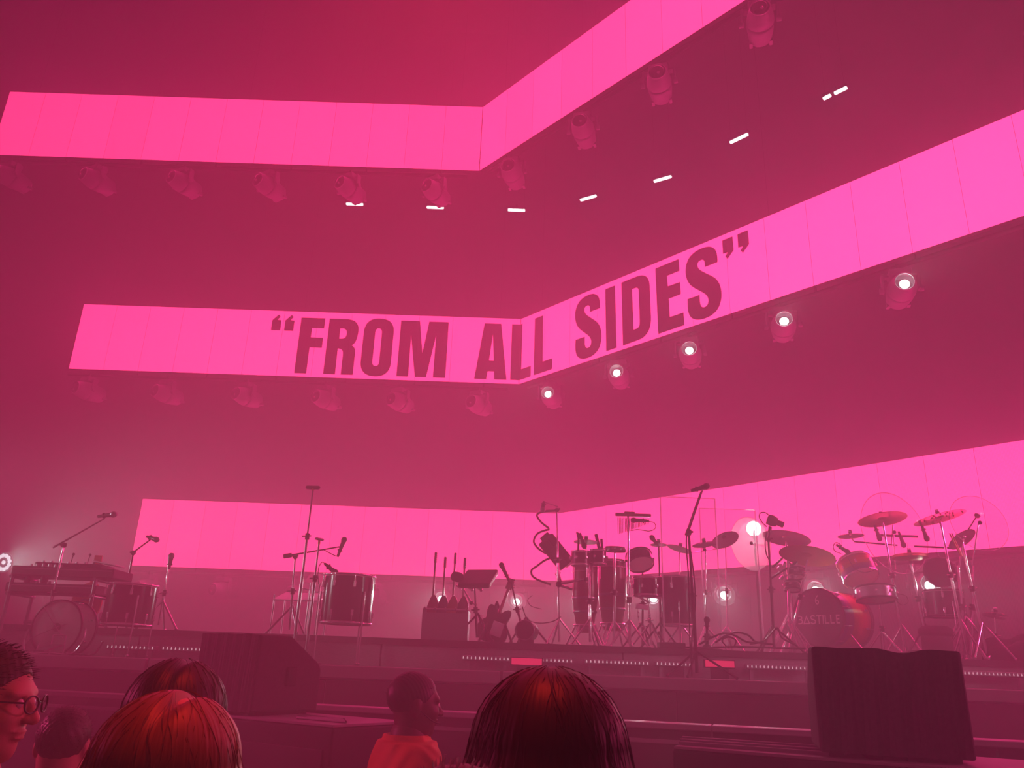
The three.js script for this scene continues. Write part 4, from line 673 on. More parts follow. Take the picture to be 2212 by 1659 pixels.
  // toms at the far side, throne, low percussion
  { const p = at(2030, 1236, -7.35); drum('rack_tom', 'dark round tom turned sideways behind the drilled cymbal stand', p, V(0.5, 0.1, -0.8), 0.13, 0.2, { lugs: 6, front: M.black, hoop: M.darkMetal, lugM: M.darkMetal, group: 'toms' }); }
  { const B = at(2040, 1302, -7.3), T = at(2040, 1277, -7.3); drum('floor_tom', 'dark low floor tom behind the right cymbal stands', V(B.x, B.y - 0.12, -7.3), UPY, 0.165, T.y - B.y + 0.12, { base: V(B.x, Y_RISER, -7.3), lugs: 6, hoop: M.darkMetal, group: 'floor toms', legs: [0.4, 2.5, 4.6].map((a) => [V(B.x + Math.cos(a) * 0.18, B.y, -7.3 - Math.sin(a) * 0.18), V(B.x + Math.cos(a) * 0.18, Y_RISER + 0.012, -7.3 - Math.sin(a) * 0.18)]) }); }
  { const p = riserAt(2026, 1400, -7.15), top = at(2026, 1352, -7.15), th = thing('drum_throne', 'round black padded drum stool low at the right of the kit', 'stool', p), h = Math.max(0.18, top.y - Y_RISER);
    local(th, 'seat', lathe([[0, h], [0.1, h - 0.004], [0.135, h - 0.03], [0.14, h - 0.06], [0.13, h - 0.085], [0, h - 0.09]], 36), M.rubber); local(th, 'drum_base', lathe([[0.12, h - 0.088], [0.125, 0.02], [0.115, 0], [0, 0]], 32), M.black); }
  stand('hardware_stand', 'thick chrome stand with memory locks, far right of the kit', V(at(2118, 1400, -6.98).x, Y_RISER, -6.98 - 0.15), at(2103, 1222, -7.1), { category: 'stand', r: 0.017, legR: 0.22, legH: 0.36, turn: 0.7, legW: 0.012 });
  stand('hardware_stand', 'thick chrome stand between the drilled cymbal stand and far right', V(at(2086, 1400, -7.1).x, Y_RISER, -7.12), at(2070, 1222, -7.12), { category: 'stand', r: 0.016, legR: 0.2, legH: 0.34, turn: 1.3, legW: 0.012 });
  { const A = at(2108, 1118, -6.95), B = at(2082, 1160, -6.95), Cc = at(2072, 1225, -6.95); const t2 = thing('claw_stand', 'thin jointed arm with a claw tip above the far-right cymbal', 'boom arm', B); part(t2, 'upper_rod', bar(B, A, 0.006), M.darkMetal); part(t2, 'claw', [place(lathe([[0, 0], [0.022, 0.01], [0.026, 0.03], [0.012, 0.04]], 14), A, V(0.6, 0.7, 0))], M.darkMetal); part(t2, 'lower_rod', bar(Cc, B, 0.008), M.chrome); part(t2, 'joint', ball(B, 0.018, 10), M.chrome); }
  for (const [i, a, b] of [[0, [2051, 1152], [2075, 1200]], [1, [2056, 1152], [2078, 1202]]]) solo('drumstick', `pale wooden drumstick leaning behind the far-right cymbal, ${i ? 'right' : 'left'} of two`, 'drumstick', [bar(at(...a, -6.92), at(...b, -6.92), 0.006, 0.008)], M.wood ??= std({ color: 0xc89a62, roughness: 0.5 }), 'drumsticks');
  { const p0 = at(2082, 1198, -7.0), p1 = at(2093, 1243, -7.0), p2 = at(2101, 1245, -7.0); solo('bent_rod', 'bent chrome rod with a hooked lower end at the right of the kit', 'rod', wire([p0, mix(p0, p1, 0.5), mix(p0, p1, 0.95), mix(p1, p2, 0.3), p2], 0.007, 30, 8), M.chrome); }
  cymbal('upper of the low stacked cymbals far right', at(2150, 1327, -6.98), 0.09, V(0.15, 1, 0), M.silver); cymbal('lower of the low stacked cymbals far right', at(2146, 1332, -6.98), 0.09, V(0.25, 1, 0.05), M.silver);
  stand('cymbal_stand', 'short stand under the low stacked cymbals far right', riserAt(2150, 1400, -6.98), at(2149, 1334, -6.98), { category: 'cymbal stand', legR: 0.16, legH: 0.1, r: 0.009 });
  // black boom stand with the big microphone, left of the bass drum
  { const z = -7.35, top = at(1660, 1166, z), f = riserAt(1672, 1395, z); stand('boom_stand', 'black stand with a large dark microphone left of the bass drum', f, top, { category: 'boom stand', m: M.black, r: 0.013, turn: 0.2, legR: 0.26, boom: [top, at(1664, 1140, z)] });
    const m2 = thing('large_microphone', 'large dark side-address microphone beside the round shield', 'microphone', at(1668, 1126, z)); part(m2, 'body', place(lathe([[0, -0.05], [0.045, -0.045], [0.052, 0], [0.04, 0.045], [0, 0.05]], 24), at(1668, 1125, z), V(0.9, -0.35, 0.2)), M.black); part(m2, 'snout', bar(at(1676, 1128, z), at(1692, 1134, z), 0.026, 0.028, 16), M.black); part(m2, 'mount', bar(at(1664, 1138, z), at(1662, 1150, z), 0.016), M.black);
    leadWire('lead looping over the large dark microphone', [at(1660, 1112, z), at(1652, 1107, z), at(1643, 1108, z), at(1640, 1116, z), at(1646, 1128, z), at(1656, 1138, z)], 0.005); leadWire('lead hanging along the stand left of the bass drum', [at(1656, 1150, z), at(1653, 1175, z), at(1656, 1198, z), at(1662, 1210, z)], 0.006); }
  // clamps and small hardware left of the bass drum
  { const z = -7.7, hx = thing('hardware_stand', 'cluster of chrome clamps on a stand left of the bass drum', 'stand', riserAt(1708, 1395, z)), f = riserAt(1706, 1395, z);
    for (const g2 of TRIPOD(f, Y_RISER, 0.36, 0.2, 3, 0.9, 0.011)) part(hx, 'leg', g2, M.chrome);
    part(hx, 'tube', bar(V(f.x, Y_RISER + 0.04, f.z), at(1702, 1212, z), 0.014), M.chrome);
    for (const [a, b] of [[[1664, 1250], [1722, 1214]], [[1668, 1226], [1690, 1206]]]) part(hx, 'arm', bar(at(...a, z), at(...b, z), 0.011), M.darkMetal);
    for (let i = 0; i < 10; i++) { const p = at(1686 + (i % 5) * 9 + rr(-3, 3), 1224 + ((i / 5) | 0) * 22 + rr(-6, 6), z + rr(-0.05, 0.08)); part(hx, 'clamp', [place(rbox(0.03, 0.045, 0.03, 0.008), p, V(rr(-1, 1), 1, rr(-1, 1)))], M.chrome); }
    for (const [px, py, n] of [[1722, 1246, 'upper'], [1712, 1274, 'lower']]) { const p = at(px, py, z); drum('small_drum', `${n} little dark effect drum left of the bass drum`, p, V(0.1, 1, -0.2), 0.075, 0.07, { lugs: 6, hoop: M.darkMetal, group: 'small percussion drums' }); } }
  // jumble of cables on the riser floor between the shields and the bass drum
  const cz = -7.02, cab = (label, pts, rad = 0.009) => leadWire(label, pts.map(([x, y]) => { const p = at(x, y, cz + rr(-0.04, 0.04)); p.y = Math.max(p.y, Y_RISER + rad); return p; }), rad, 'cables on the stage', 50);
  cab('thick cable arching over the riser floor right of the front boom stand', [[1510, 1392], [1540, 1376], [1565, 1368], [1590, 1374], [1612, 1386], [1650, 1388]]);
  cab('second thick cable in the jumble left of the bass drum', [[1545, 1388], [1570, 1372], [1592, 1366], [1616, 1372], [1632, 1386], [1670, 1392]]);
  cab('third cable curling low in the jumble left of the bass drum', [[1568, 1396], [1560, 1384], [1574, 1376], [1590, 1384], [1588, 1396], [1620, 1398]], 0.007);
  cab('cable sweeping up to the stand left of the bass drum', [[1620, 1392], [1650, 1384], [1668, 1366], [1680, 1356], [1688, 1376], [1720, 1394]], 0.008);
  cab('long flat cable along the riser edge left of the bass drum', [[1470, 1398], [1530, 1399], [1600, 1397], [1680, 1400], [1740, 1401]], 0.008);
  { const a = riserAt(1450, 1395, -7.05); const t2 = thing('pedal_box', 'low black pedal box with a lever near the front boom stand', 'pedal', a); local(t2, 'case', rbox(0.22, 0.05, 0.12, 0.01, 0, 0.026, 0), M.black); local(t2, 'lever', [bar(V(-0.06, 0.05, 0), V(-0.1, 0.12, 0), 0.006), ball(V(-0.1, 0.125, 0), 0.016, 10)], M.darkMetal); }
  { const a = riserAt(2190, 1400, -6.98); const t2 = solo('black_drape', 'crumpled black cloth heaped at the right end of the riser', 'cloth', (() => { const g2 = new THREE.SphereGeometry(0.34, 40, 20, 0, Math.PI * 2, 0, Math.PI / 2), p = g2.attributes.position; for (let i = 0; i < p.count; i++) { const x = p.getX(i), y = p.getY(i), z = p.getZ(i), k = 1 + 0.12 * Math.sin(x * 21 + z * 9) + 0.1 * Math.sin(z * 27 - x * 7); p.setXYZ(i, x * k, y * 0.55 * k, z * 0.35 * k); } g2.computeVertexNormals(); return g2.translate(a.x + 0.05, Y_RISER + 0.001, a.z); })(), M.rubber); }
}
// ================================================================ light bars along the riser front
{
  const z = Z_RISER + 0.045, bars = [[232, 340, 'at the far left behind the floor tom legs'], [352, 450, 'left of the covered speaker'], [998, 1106, 'left of the pink glowing panel'], [1116, 1236, 'right of the pink glowing panel, behind the long hair'], [1262, 1400, 'in front of the congas'], [1413, 1492, 'just left of the front boom stand'], [1606, 1752, 'in front of the bass drum'], [2050, 2205, 'right of the right-hand covered speaker']];
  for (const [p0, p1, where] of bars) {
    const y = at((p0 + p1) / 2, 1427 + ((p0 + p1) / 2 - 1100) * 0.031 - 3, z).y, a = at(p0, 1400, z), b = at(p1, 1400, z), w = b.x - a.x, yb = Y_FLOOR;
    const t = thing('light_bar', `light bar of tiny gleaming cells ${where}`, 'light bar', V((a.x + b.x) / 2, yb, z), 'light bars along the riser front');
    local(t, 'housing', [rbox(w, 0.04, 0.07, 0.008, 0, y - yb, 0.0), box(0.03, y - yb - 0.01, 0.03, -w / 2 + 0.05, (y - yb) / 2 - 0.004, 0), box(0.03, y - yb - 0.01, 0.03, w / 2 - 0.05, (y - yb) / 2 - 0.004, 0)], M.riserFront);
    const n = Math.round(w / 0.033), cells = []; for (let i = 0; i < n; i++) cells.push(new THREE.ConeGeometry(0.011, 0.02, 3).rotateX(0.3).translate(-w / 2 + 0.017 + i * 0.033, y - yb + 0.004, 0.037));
    local(t, 'cells', cells, M.paintedGleam ??= std({ color: 0xdadada, roughness: 0.2, emissive: C(1, 0.75, 0.85), emissiveIntensity: 0.7 })).userData.kind = 'stuff';  // emission paints in the white light glinting off the cells
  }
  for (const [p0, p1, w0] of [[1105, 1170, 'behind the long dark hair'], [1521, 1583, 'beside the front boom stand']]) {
    const a = at(p0, 1427, z + 0.03), b = at(p1, 1428, z + 0.03), w = b.x - a.x, t = thing('reflection_panel', `small glowing pink-red panel put in for a reflection ${w0}`, 'light panel', V((a.x + b.x) / 2, Y_FLOOR, z + 0.05), 'pink panels put in for reflections on the riser front');
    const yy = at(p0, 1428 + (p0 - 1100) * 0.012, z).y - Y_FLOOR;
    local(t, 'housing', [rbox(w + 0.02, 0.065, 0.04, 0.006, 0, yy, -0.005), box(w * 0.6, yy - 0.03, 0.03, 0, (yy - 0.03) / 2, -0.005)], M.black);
    local(t, 'glowing_face', box(w, 0.05, 0.006, 0, yy, 0.017), std({ color: 0x220008, emissive: C(1, 0.035, 0.13), emissiveIntensity: 1.1 }));  // glow stands in for a pink reflection on the riser front
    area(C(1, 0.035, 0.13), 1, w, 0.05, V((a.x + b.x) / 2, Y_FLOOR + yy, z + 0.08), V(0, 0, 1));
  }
}

// ================================================================ side and front-of-house lamps, pink fills added
{ // bright white lamp at the far left, aimed across the stage
  const p = at(4, 1215, -8.6), t = thing('flood_light', 'bright white round flood light at the far left edge', 'stage light', V(p.x, Y_RISER, p.z)), d = V(0.93, 0.03, 0.3).normalize(), R = 0.1;
  part(t, 'tripod', TRIPOD(V(p.x, Y_RISER, p.z), Y_RISER, 0.3, 0.24).map((g) => g[0]), M.black); part(t, 'pole', bar(V(p.x, Y_RISER + 0.03, p.z), V(p.x, p.y - R, p.z), 0.014), M.black);
  part(t, 'housing', place(lathe([[0, -0.12], [R * 0.7, -0.11], [R * 1.1, 0], [R * 1.1, 0.03], [R * 1.02, 0.03]], 28), p, d), M.housing);
  for (let i = 0; i < 13; i++) { const a = i ? i * Math.PI / 6 : 0, q = i ? R * 0.72 : 0; part(t, 'lamp_cell', place(lathe([[0, 0.034], [0.018, 0.03], [0.022, 0.02]], 12).translate(Math.cos(a) * q, 0, Math.sin(a) * q), p, d), M.cellWhite ??= std({ color: 0x222222, emissive: C(0.85, 0.92, 1), emissiveIntensity: 2.2 })); }
  spot(C(0.85, 0.92, 1), 13, p.clone().addScaledVector(d, 0.08), p.clone().addScaledVector(d, 3).add(V(0, 0.15, 0)), 0.9, 1, 5);
}
function parCan(label, p, target, color, intensity, angle, radius, R = 0.14) {
  const t = thing('par_can', label, 'stage light', p), d = target.clone().sub(p).normalize();
  part(t, 'can', place(lathe([[0, -0.3], [R * 0.6, -0.28], [R, -0.16], [R, 0.02], [R * 0.96, 0.02]], 28), p, d), M.black);
  part(t, 'lens', place(lathe([[0, 0.004], [R * 0.9, 0], [R * 0.95, -0.01]], 28), p, d), std({ color: 0x111111, emissive: color, emissiveIntensity: 3 }));
  part(t, 'yoke', [bar(p.clone().add(V(0, -0.02, 0)), p.clone().add(V(0, 0.3, 0)), 0.012)], M.black); part(t, 'drop_pipe', bar(p.clone().add(V(0, 0.3, 0)), V(p.x, 16, p.z), 0.02), M.black);
  spot(color, intensity, p.clone().addScaledVector(d, 0.06), target, angle, 1, radius);
}
parCan('red spotlight hanging above the crowd', V(-0.05, 4.35, -1.42), V(-0.45, 1.65, -1.3), C(1, 0.03, 0.02), 26, 0.36, 6);
parCan('pale pink front spotlight hanging above the crowd, aimed at the drums', V(2.6, 8.2, 5.5), V(1.9, 2.3, -7.5), C(1, 0.45, 0.6), 120, 0.36, 12, 0.25);
parCan('added pink fill light right of the photo pit', V(7, 3.4, -3.3), V(-1, 1.5, -3.2), C(1, 0.06, 0.26), 160, 0.4, 8, 0.2);  // unseen lamp put in to brighten the haze over the pit
parCan('added pink fill light left of the photo pit', V(-7, 3.4, -3.6), V(1, 1.5, -3.5), C(1, 0.06, 0.26), 160, 0.4, 8, 0.2);  // its pair from the left, also added for the pit haze

parCan('white side light hanging left of the stage', V(-7.2, 3.1, -5.3), V(0.5, 2.2, -7.2), C(0.92, 0.96, 1), 34, 0.3, 8, 0.18);
parCan('white side light hanging right of the stage', V(7.6, 3.3, -4.6), V(1.5, 2.3, -7.4), C(0.92, 0.96, 1), 30, 0.3, 8, 0.18);
parCan('added pink fill light left of the riser', V(-8, 3.5, -7.4), V(2, 2.1, -8.6), C(1, 0.08, 0.32), 130, 0.3, 8, 0.18);  // unseen lamp added to redden the haze low on the stage
parCan('added pink fill light right of the stage front', V(7.6, 3.9, -4.9), V(0, 2.1, -8.6), C(1, 0.08, 0.32), 110, 0.3, 8, 0.18);  // second added lamp, brightening the low haze from the right

// ================================================================ front of the stage: pit wall, boxes, covered speakers
{
  const a = V(-3.9, 0, -5.93), b = V(3.6, 0, -3.72), d = b.clone().sub(a).normalize(), L = a.distanceTo(b), yaw = Math.atan2(-d.z, d.x), top = 1.515;
  const t = thing('pit_wall', 'long dark low wall with a pale top rail along the photo pit', 'low wall', V((a.x + b.x) / 2, 0, (a.z + b.z) / 2)); t.rotation.y = yaw;
  const n = 6; for (let i = 0; i < n; i++) local(t, 'panel', box(L / n - 0.012, top - 0.03, 0.05, -L / 2 + (i + 0.5) * L / n, (top - 0.03) / 2, 0), M.fascia);
  for (let i = 0; i < 3; i++) local(t, 'top_rail', rbox(L / 3 - 0.006, 0.03, 0.16, 0.006, -L / 2 + (i + 0.5) * L / 3, top - 0.015, -0.02), M.trim);
  for (let i = 0; i < 3; i++) local(t, 'lower_rail', rbox(L / 3 - 0.006, 0.02, 0.03, 0.004, -L / 2 + (i + 0.5) * L / 3, top - 0.09, 0.03), M.trim);
}
const cover = std({ color: 0x3c3c40, roughness: 0.85, map: grain(160, 255) });
function coveredSpeaker(label, base, yaw, w, h, dep, sag) {
  const t = thing('covered_speaker', label, 'speaker', base, 'covered speakers at the stage front'); t.rotation.y = yaw;
  const s = new THREE.Shape(); s.moveTo(0, 0.03); s.lineTo(dep, 0.03); s.lineTo(dep, h); s.lineTo(dep * 0.55, h + 0.004); s.lineTo(dep * 0.12, h * 0.72); s.quadraticCurveTo(0, h * 0.66, 0, h * 0.55); s.closePath();
  const g = new THREE.ExtrudeGeometry(s, { depth: w - 0.03, bevelEnabled: true, bevelSize: 0.014, bevelThickness: 0.014, bevelSegments: 3, steps: 24 }).rotateY(-Math.PI / 2).translate(w / 2 - 0.015, 0, -dep / 2);
  const p = g.attributes.position; for (let i = 0; i < p.count; i++) { const x = p.getX(i) / w, y = p.getY(i); if (y > h * 0.6) p.setY(i, y - sag * (Math.exp(-((x - 0.12) ** 2) / 0.012)) - 0.002 * Math.sin(x * 17)); p.setZ(i, p.getZ(i) + 0.004 * Math.sin(x * 40 + y * 9)); } g.computeVertexNormals();
  local(t, 'cloth_cover', g, cover);
  local(t, 'handle', rbox(0.02, 0.09, 0.07, 0.008, w / 2 + 0.006, h * 0.5, 0), M.rubber);
  for (const x of [-0.38, -0.13, 0.13, 0.38]) local(t, 'foot', box(0.05, 0.032, dep * 0.8, x * w, 0.016, 0), M.rubber);
  return t;
}
const boxTop = 1.5;
function subBox(label, corner, yaw, w, d, hgt = boxTop) {           // corner = the corner nearest the camera
  const t = thing('sub_box', label, 'speaker box', V(corner.x, 0, corner.z), 'speaker boxes in the pit'); t.rotation.y = yaw;
  local(t, 'cabinet', rbox(w, hgt - 0.012, d, 0.012, w / 2 * Math.sign(1), (hgt - 0.012) / 2, -d / 2), M.fascia);
  local(t, 'grille', rbox(w - 0.08, hgt - 0.2, 0.012, 0.004, w / 2, hgt / 2, 0.004), M.black);
  local(t, 'top_mat', rbox(w - 0.01, 0.012, d - 0.01, 0.003, w / 2, hgt - 0.006, -d / 2), M.greyCase);
  return t;
}
subBox('dark speaker box under the left covered speaker', V(-1.71, 0, -4.35), -0.576, 1.19, 0.52);
coveredSpeaker('left black-covered speaker on a box in front of the stage', V(-1.235, boxTop, -4.34), -0.5, 0.41, 0.355, 0.44, 0.0);
subBox('dark speaker box under the right covered speaker', V(0.68, 0, -3.4), -0.5, 1.9, 0.6, 1.49);
coveredSpeaker('right black-covered speaker on a box in front of the stage', V(1.47, 1.49, -3.27), -0.28, 0.515, 0.366, 0.36, 0.012);
// cables and flat strips lying on the boxes
for (const [i, px] of [[0, 720], [1, 760], [2, 800]]) { const a = V(-0.98 + i * 0.02, boxTop + 0.006, -4.2 + i * 0.1), b = V(-0.72 + i * 0.02, boxTop + 0.006, -3.98 + i * 0.08); solo('flat_cable', `flat pale cable on the left speaker box, ${['nearest the stage', 'middle one', 'nearest the crowd'][i]}`, 'cable', wire([a, mix(a, b, 0.5).add(V(0.03, 0, 0.02)), b], 0.006, 16, 6), M.greyCable ??= std({ color: 0x8a8a90, roughness: 0.5 }), 'flat cables on the speaker boxes'); }
for (let i = 0; i < 4; i++) { const a = V(0.72 + i * 0.02, 1.496, -3.46 - i * 0.07), b = V(1.25 + i * 0.06, 1.496, -3.2 - i * 0.06); solo('flat_cable', `flat pale strip on the right speaker box, ${['first', 'second', 'third', 'fourth'][i]} from the crowd`, 'cable', place(rbox(0.018 + 0.01 * (i % 2), a.distanceTo(b), 0.006, 0.002), mix(a, b, 0.5), b.clone().sub(a)), M.greyCable, 'flat cables on the speaker boxes'); }

// ================================================================ people in the crowd
const len3 = (x, y, z) => Math.sqrt(x * x + y * y + z * z);
const smin = (a, b, k) => { const h = Math.max(k - Math.abs(a - b), 0) / k; return Math.min(a, b) - h * h * k * 0.25; };
const ell = (x, y, z, cx, cy, cz, rx, ry, rz) => { const px = (x - cx) / rx, py = (y - cy) / ry, pz = (z - cz) / rz; return (len3(px, py, pz) - 1) * Math.min(rx, ry, rz); };
const cap = (x, y, z, a, b, r0, r1) => { const bx = b[0] - a[0], by = b[1] - a[1], bz = b[2] - a[2], px = x - a[0], py = y - a[1], pz = z - a[2], h = Math.max(0, Math.min(1, (px * bx + py * by + pz * bz) / (bx * bx + by * by + bz * bz))); return len3(px - bx * h, py - by * h, pz - bz * h) - (r0 + (r1 - r0) * h); };
function field(fn, lo, hi, res, smooth = true) {
  const mc = new MarchingCubes(res, new THREE.MeshBasicMaterial(), false, false, 120000), h = res / 2; mc.isolation = 0;
  const S = [0, 1, 2].map((k) => (hi[k] - lo[k]) / 2), O = [0, 1, 2].map((k) => (hi[k] + lo[k]) / 2);
  for (let k = 0; k < res; k++) for (let j = 0; j < res; j++) for (let i = 0; i < res; i++) mc.field[i + j * res + k * res * res] = -fn(O[0] + S[0] * (i - h) / h, O[1] + S[1] * (j - h) / h, O[2] + S[2] * (k - h) / h);
  mc.update();
  const n = mc.count, p = new Float32Array(n * 3); for (let i = 0; i < n; i++) for (let k = 0; k < 3; k++) p[i * 3 + k] = O[k] + S[k] * mc.positionArray[i * 3 + k];
  let g = new THREE.BufferGeometry(); g.setAttribute('position', new THREE.BufferAttribute(p, 3)); g = mergeVertices(g, 1e-5); g.computeVertexNormals(); g.setAttribute('uv', new THREE.BufferAttribute(new Float32Array(g.attributes.position.count * 2), 2));
  return tidy(g);
}
const HY = 1.605;                                                      // head middle of a 1.72 m figure facing +Z
const headSDF = (x, y, z) => {
  const X = Math.abs(x); y -= HY;
  let d = ell(x, y, z, 0, 0.03, -0.012, 0.076, 0.085, 0.096);
  d = smin(d, ell(x, y, z, 0, -0.03, 0.028, 0.059, 0.082, 0.066), 0.04);
  d = smin(d, cap(x, y, z, [0, -0.102, 0.05], [0, -0.1, 0.062], 0.024, 0.02), 0.035);
  d = smin(d, ell(X, y, z, 0.042, -0.075, 0.015, 0.02, 0.03, 0.035), 0.03);
  d = smin(d, ell(X, y, z, 0.022, 0.018, 0.081, 0.03, 0.01, 0.012), 0.02);
  d = Math.max(d, -(len3(X - 0.031, y + 0.002, z - 0.096) - 0.013));
  d = smin(d, cap(x, y, z, [0, 0.006, 0.09], [0, -0.034, 0.112], 0.0085, 0.0125), 0.012);
  d = smin(d, ell(X, y, z, 0.011, -0.036, 0.102, 0.009, 0.007, 0.009), 0.008);
  d = smin(d, ell(x, y, z, 0, -0.06, 0.09, 0.024, 0.006, 0.01), 0.008); d = smin(d, ell(x, y, z, 0, -0.072, 0.088, 0.021, 0.006, 0.01), 0.006);
  d = smin(d, ell(X, y, z, 0.0425, -0.03, 0.062, 0.016, 0.016, 0.02), 0.03);
  d = smin(d, ell(X, y, z, 0.077, -0.008, -0.012, 0.011, 0.03, 0.019), 0.012);
  d = smin(d, cap(x, y, z, [0, -0.06, -0.02], [0, -0.2, -0.03], 0.052, 0.058), 0.04);
  return d;
};
const bodySDF = (x, y, z) => {
  const X = Math.abs(x);
  let d = cap(x, y, z, [0, 1.5, -0.02], [0, 1.38, -0.025], 0.055, 0.06);
  d = smin(d, ell(x, y, z, 0, 1.22, -0.015, 0.165, 0.23, 0.115), 0.1);
  d = smin(d, cap(X, y, z, [0.05, 1.4, -0.025], [0.165, 1.36, -0.02], 0.05, 0.062), 0.08);
  d = smin(d, ell(x, y, z, 0, 0.97, -0.01, 0.155, 0.16, 0.115), 0.12);
  d = smin(d, cap(X, y, z, [0.185, 1.355, -0.02], [0.235, 1.08, -0.03], 0.05, 0.042), 0.05);
  d = smin(d, cap(X, y, z, [0.235, 1.08, -0.03], [0.245, 0.84, 0.03], 0.041, 0.027), 0.03);
  d = smin(d, cap(X, y, z, [0.09, 0.92, 0], [0.1, 0.5, 0.01], 0.088, 0.055), 0.06);
  d = smin(d, cap(X, y, z, [0.1, 0.5, 0.01], [0.105, 0.09, -0.02], 0.055, 0.036), 0.03);
  return d;
};
const handG = (() => { // right-hand side hand hanging down, fingers curled a little
  const fs = [[-0.03, 0.07, 0.0085], [-0.01, 0.08, 0.009], [0.011, 0.074, 0.0088], [0.03, 0.058, 0.008]];
  const g = field((x, y, z) => {
    let d = ell(x, y, z, 0, 0.02, 0, 0.015, 0.046, 0.04);
    d = smin(d, cap(x, y, z, [0, 0.075, 0], [0, 0.04, 0], 0.024, 0.022), 0.02);
    for (const [o, l, r] of fs) { const a = [0, -0.015, -o], b = [-0.006, -0.02 - l * 0.5, -o * 1.1], c = [-0.024, -0.022 - l * 0.95, -o * 1.1]; d = smin(d, Math.min(cap(x, y, z, a, b, r, r * 0.95), cap(x, y, z, b, c, r * 0.95, r * 0.8)), 0.004); }
    d = smin(d, Math.min(cap(x, y, z, [0, 0.03, 0.03], [-0.012, -0.005, 0.055], 0.0125, 0.011), cap(x, y, z, [-0.012, -0.005, 0.055], [-0.022, -0.035, 0.058], 0.011, 0.009)), 0.01);
    return d;
  }, [-0.06, -0.12, -0.075], [0.06, 0.12, 0.075], 56);
  return [g.clone().translate(0.245, 0.775, 0.04), g.clone().scale(-1, 1, 1).translate(-0.245, 0.775, 0.04)];
})();
handG[1].index = null; { const p = handG[1].attributes.position.array, n = handG[1].attributes.normal.array; for (let i = 0; i < p.length; i += 9) for (let k = 0; k < 3; k++) { let q = p[i + 3 + k]; p[i + 3 + k] = p[i + 6 + k]; p[i + 6 + k] = q; q = n[i + 3 + k]; n[i + 3 + k] = n[i + 6 + k]; n[i + 6 + k] = q; } }
const headG = field(headSDF, [-0.12, HY - 0.24, -0.14], [0.12, HY + 0.14, 0.15], 84);
const figureG = mergeGeometries([field(bodySDF, [-0.34, 0.02, -0.2], [0.34, 1.58, 0.18], 72), headG.clone(), ...handG, field((x, y, z) => { const X = Math.abs(x); return smin(cap(X, y, z, [0.105, 0.05, -0.05], [0.125, 0.04, 0.13], 0.042, 0.034), cap(X, y, z, [0.105, 0.12, -0.02], [0.105, 0.05, -0.03], 0.038, 0.04), 0.03); }, [-0.2, -0.01, -0.14], [0.2, 0.16, 0.2], 40)]);
const topG = field((x, y, z) => Math.max(bodySDF(x, y, z) - 0.014 - 0.003 * Math.sin(y * 60 + x * 25), y - 1.43 - Math.abs(x) * 0.1, 0.82 - y, Math.abs(x) > 0.2 ? 0.98 - y : -1), [-0.36, 0.78, -0.22], [0.36, 1.52, 0.2], 64);
const legsG = field((x, y, z) => Math.max(bodySDF(x, y, z) - 0.012, y - 1.0, 0.09 - y, Math.abs(x) - 0.2), [-0.26, 0.05, -0.2], [0.26, 1.06, 0.2], 56);
const shoeG = field((x, y, z) => { const X = Math.abs(x); return Math.max(smin(cap(X, y, z, [0.105, 0.05, -0.05], [0.125, 0.045, 0.14], 0.05, 0.044), cap(X, y, z, [0.105, 0.1, -0.02], [0.105, 0.05, -0.03], 0.046, 0.05), 0.03), 0.004 - y); }, [-0.22, -0.01, -0.16], [0.22, 0.18, 0.22], 44);
const eyeG = [-1, 1].map((s) => new THREE.SphereGeometry(0.0115, 14, 10).translate(s * 0.031, HY - 0.002, 0.085));
const jacketG = field((x, y, z) => { const X = Math.abs(x); let d = bodySDF(x, y, z) - 0.032; d = smin(d, cap(X, y, z, [0.05, 1.43, -0.03], [0.185, 1.35, -0.02], 0.06, 0.072), 0.05); d = smin(d, cap(X, y, z, [0.195, 1.34, -0.02], [0.26, 1.08, -0.03], 0.075, 0.066), 0.04); d += 0.0035 * Math.sin(y * 45 + x * 40 + 3 * Math.sin(z * 30)); d = Math.max(d, y - 1.47); const c = Math.max(Math.abs(Math.sqrt(x * x + (z + 0.02) ** 2) - 0.083 - (y - 1.47) * 0.25) - 0.011, Math.abs(y - 1.455) - 0.038, z - 0.075 + Math.abs(x) * 0.6); d = smin(d, c, 0.02); return Math.max(d, 0.8 - y, -(len3(x, (y - 1.6) * 0.4, z + 0.02) - 0.066)); }, [-0.42, 0.76, -0.28], [0.42, 1.56, 0.26], 84);
function person(label, foot, face, top, skin, clothes, o = {}) {       // top = y of the crown
  const t = thing('person', label, 'person', foot); t.rotation.y = face; const k = top / (HY + 0.116); t.scale.setScalar(k);
  local(t, 'body', figureG, skin); local(t, o.jacket ? 'jacket' : 'shirt', o.jacket ?? topG, clothes[0]); local(t, 'trousers', legsG, clothes[1]); local(t, 'shoes', shoeG, M.rubber);
  if (o.eyes) for (const g of eyeG) local(t, 'eye', g, M.eye ??= std({ color: 0xd8d0cc, roughness: 0.2 }));
  return t;
}
const hairNoise = (a) => Math.sin(a * 47.3) * 0.5 + Math.sin(a * 91.7 + 1.3) * 0.3 + Math.sin(a * 163.1 + 0.4) * 0.2;
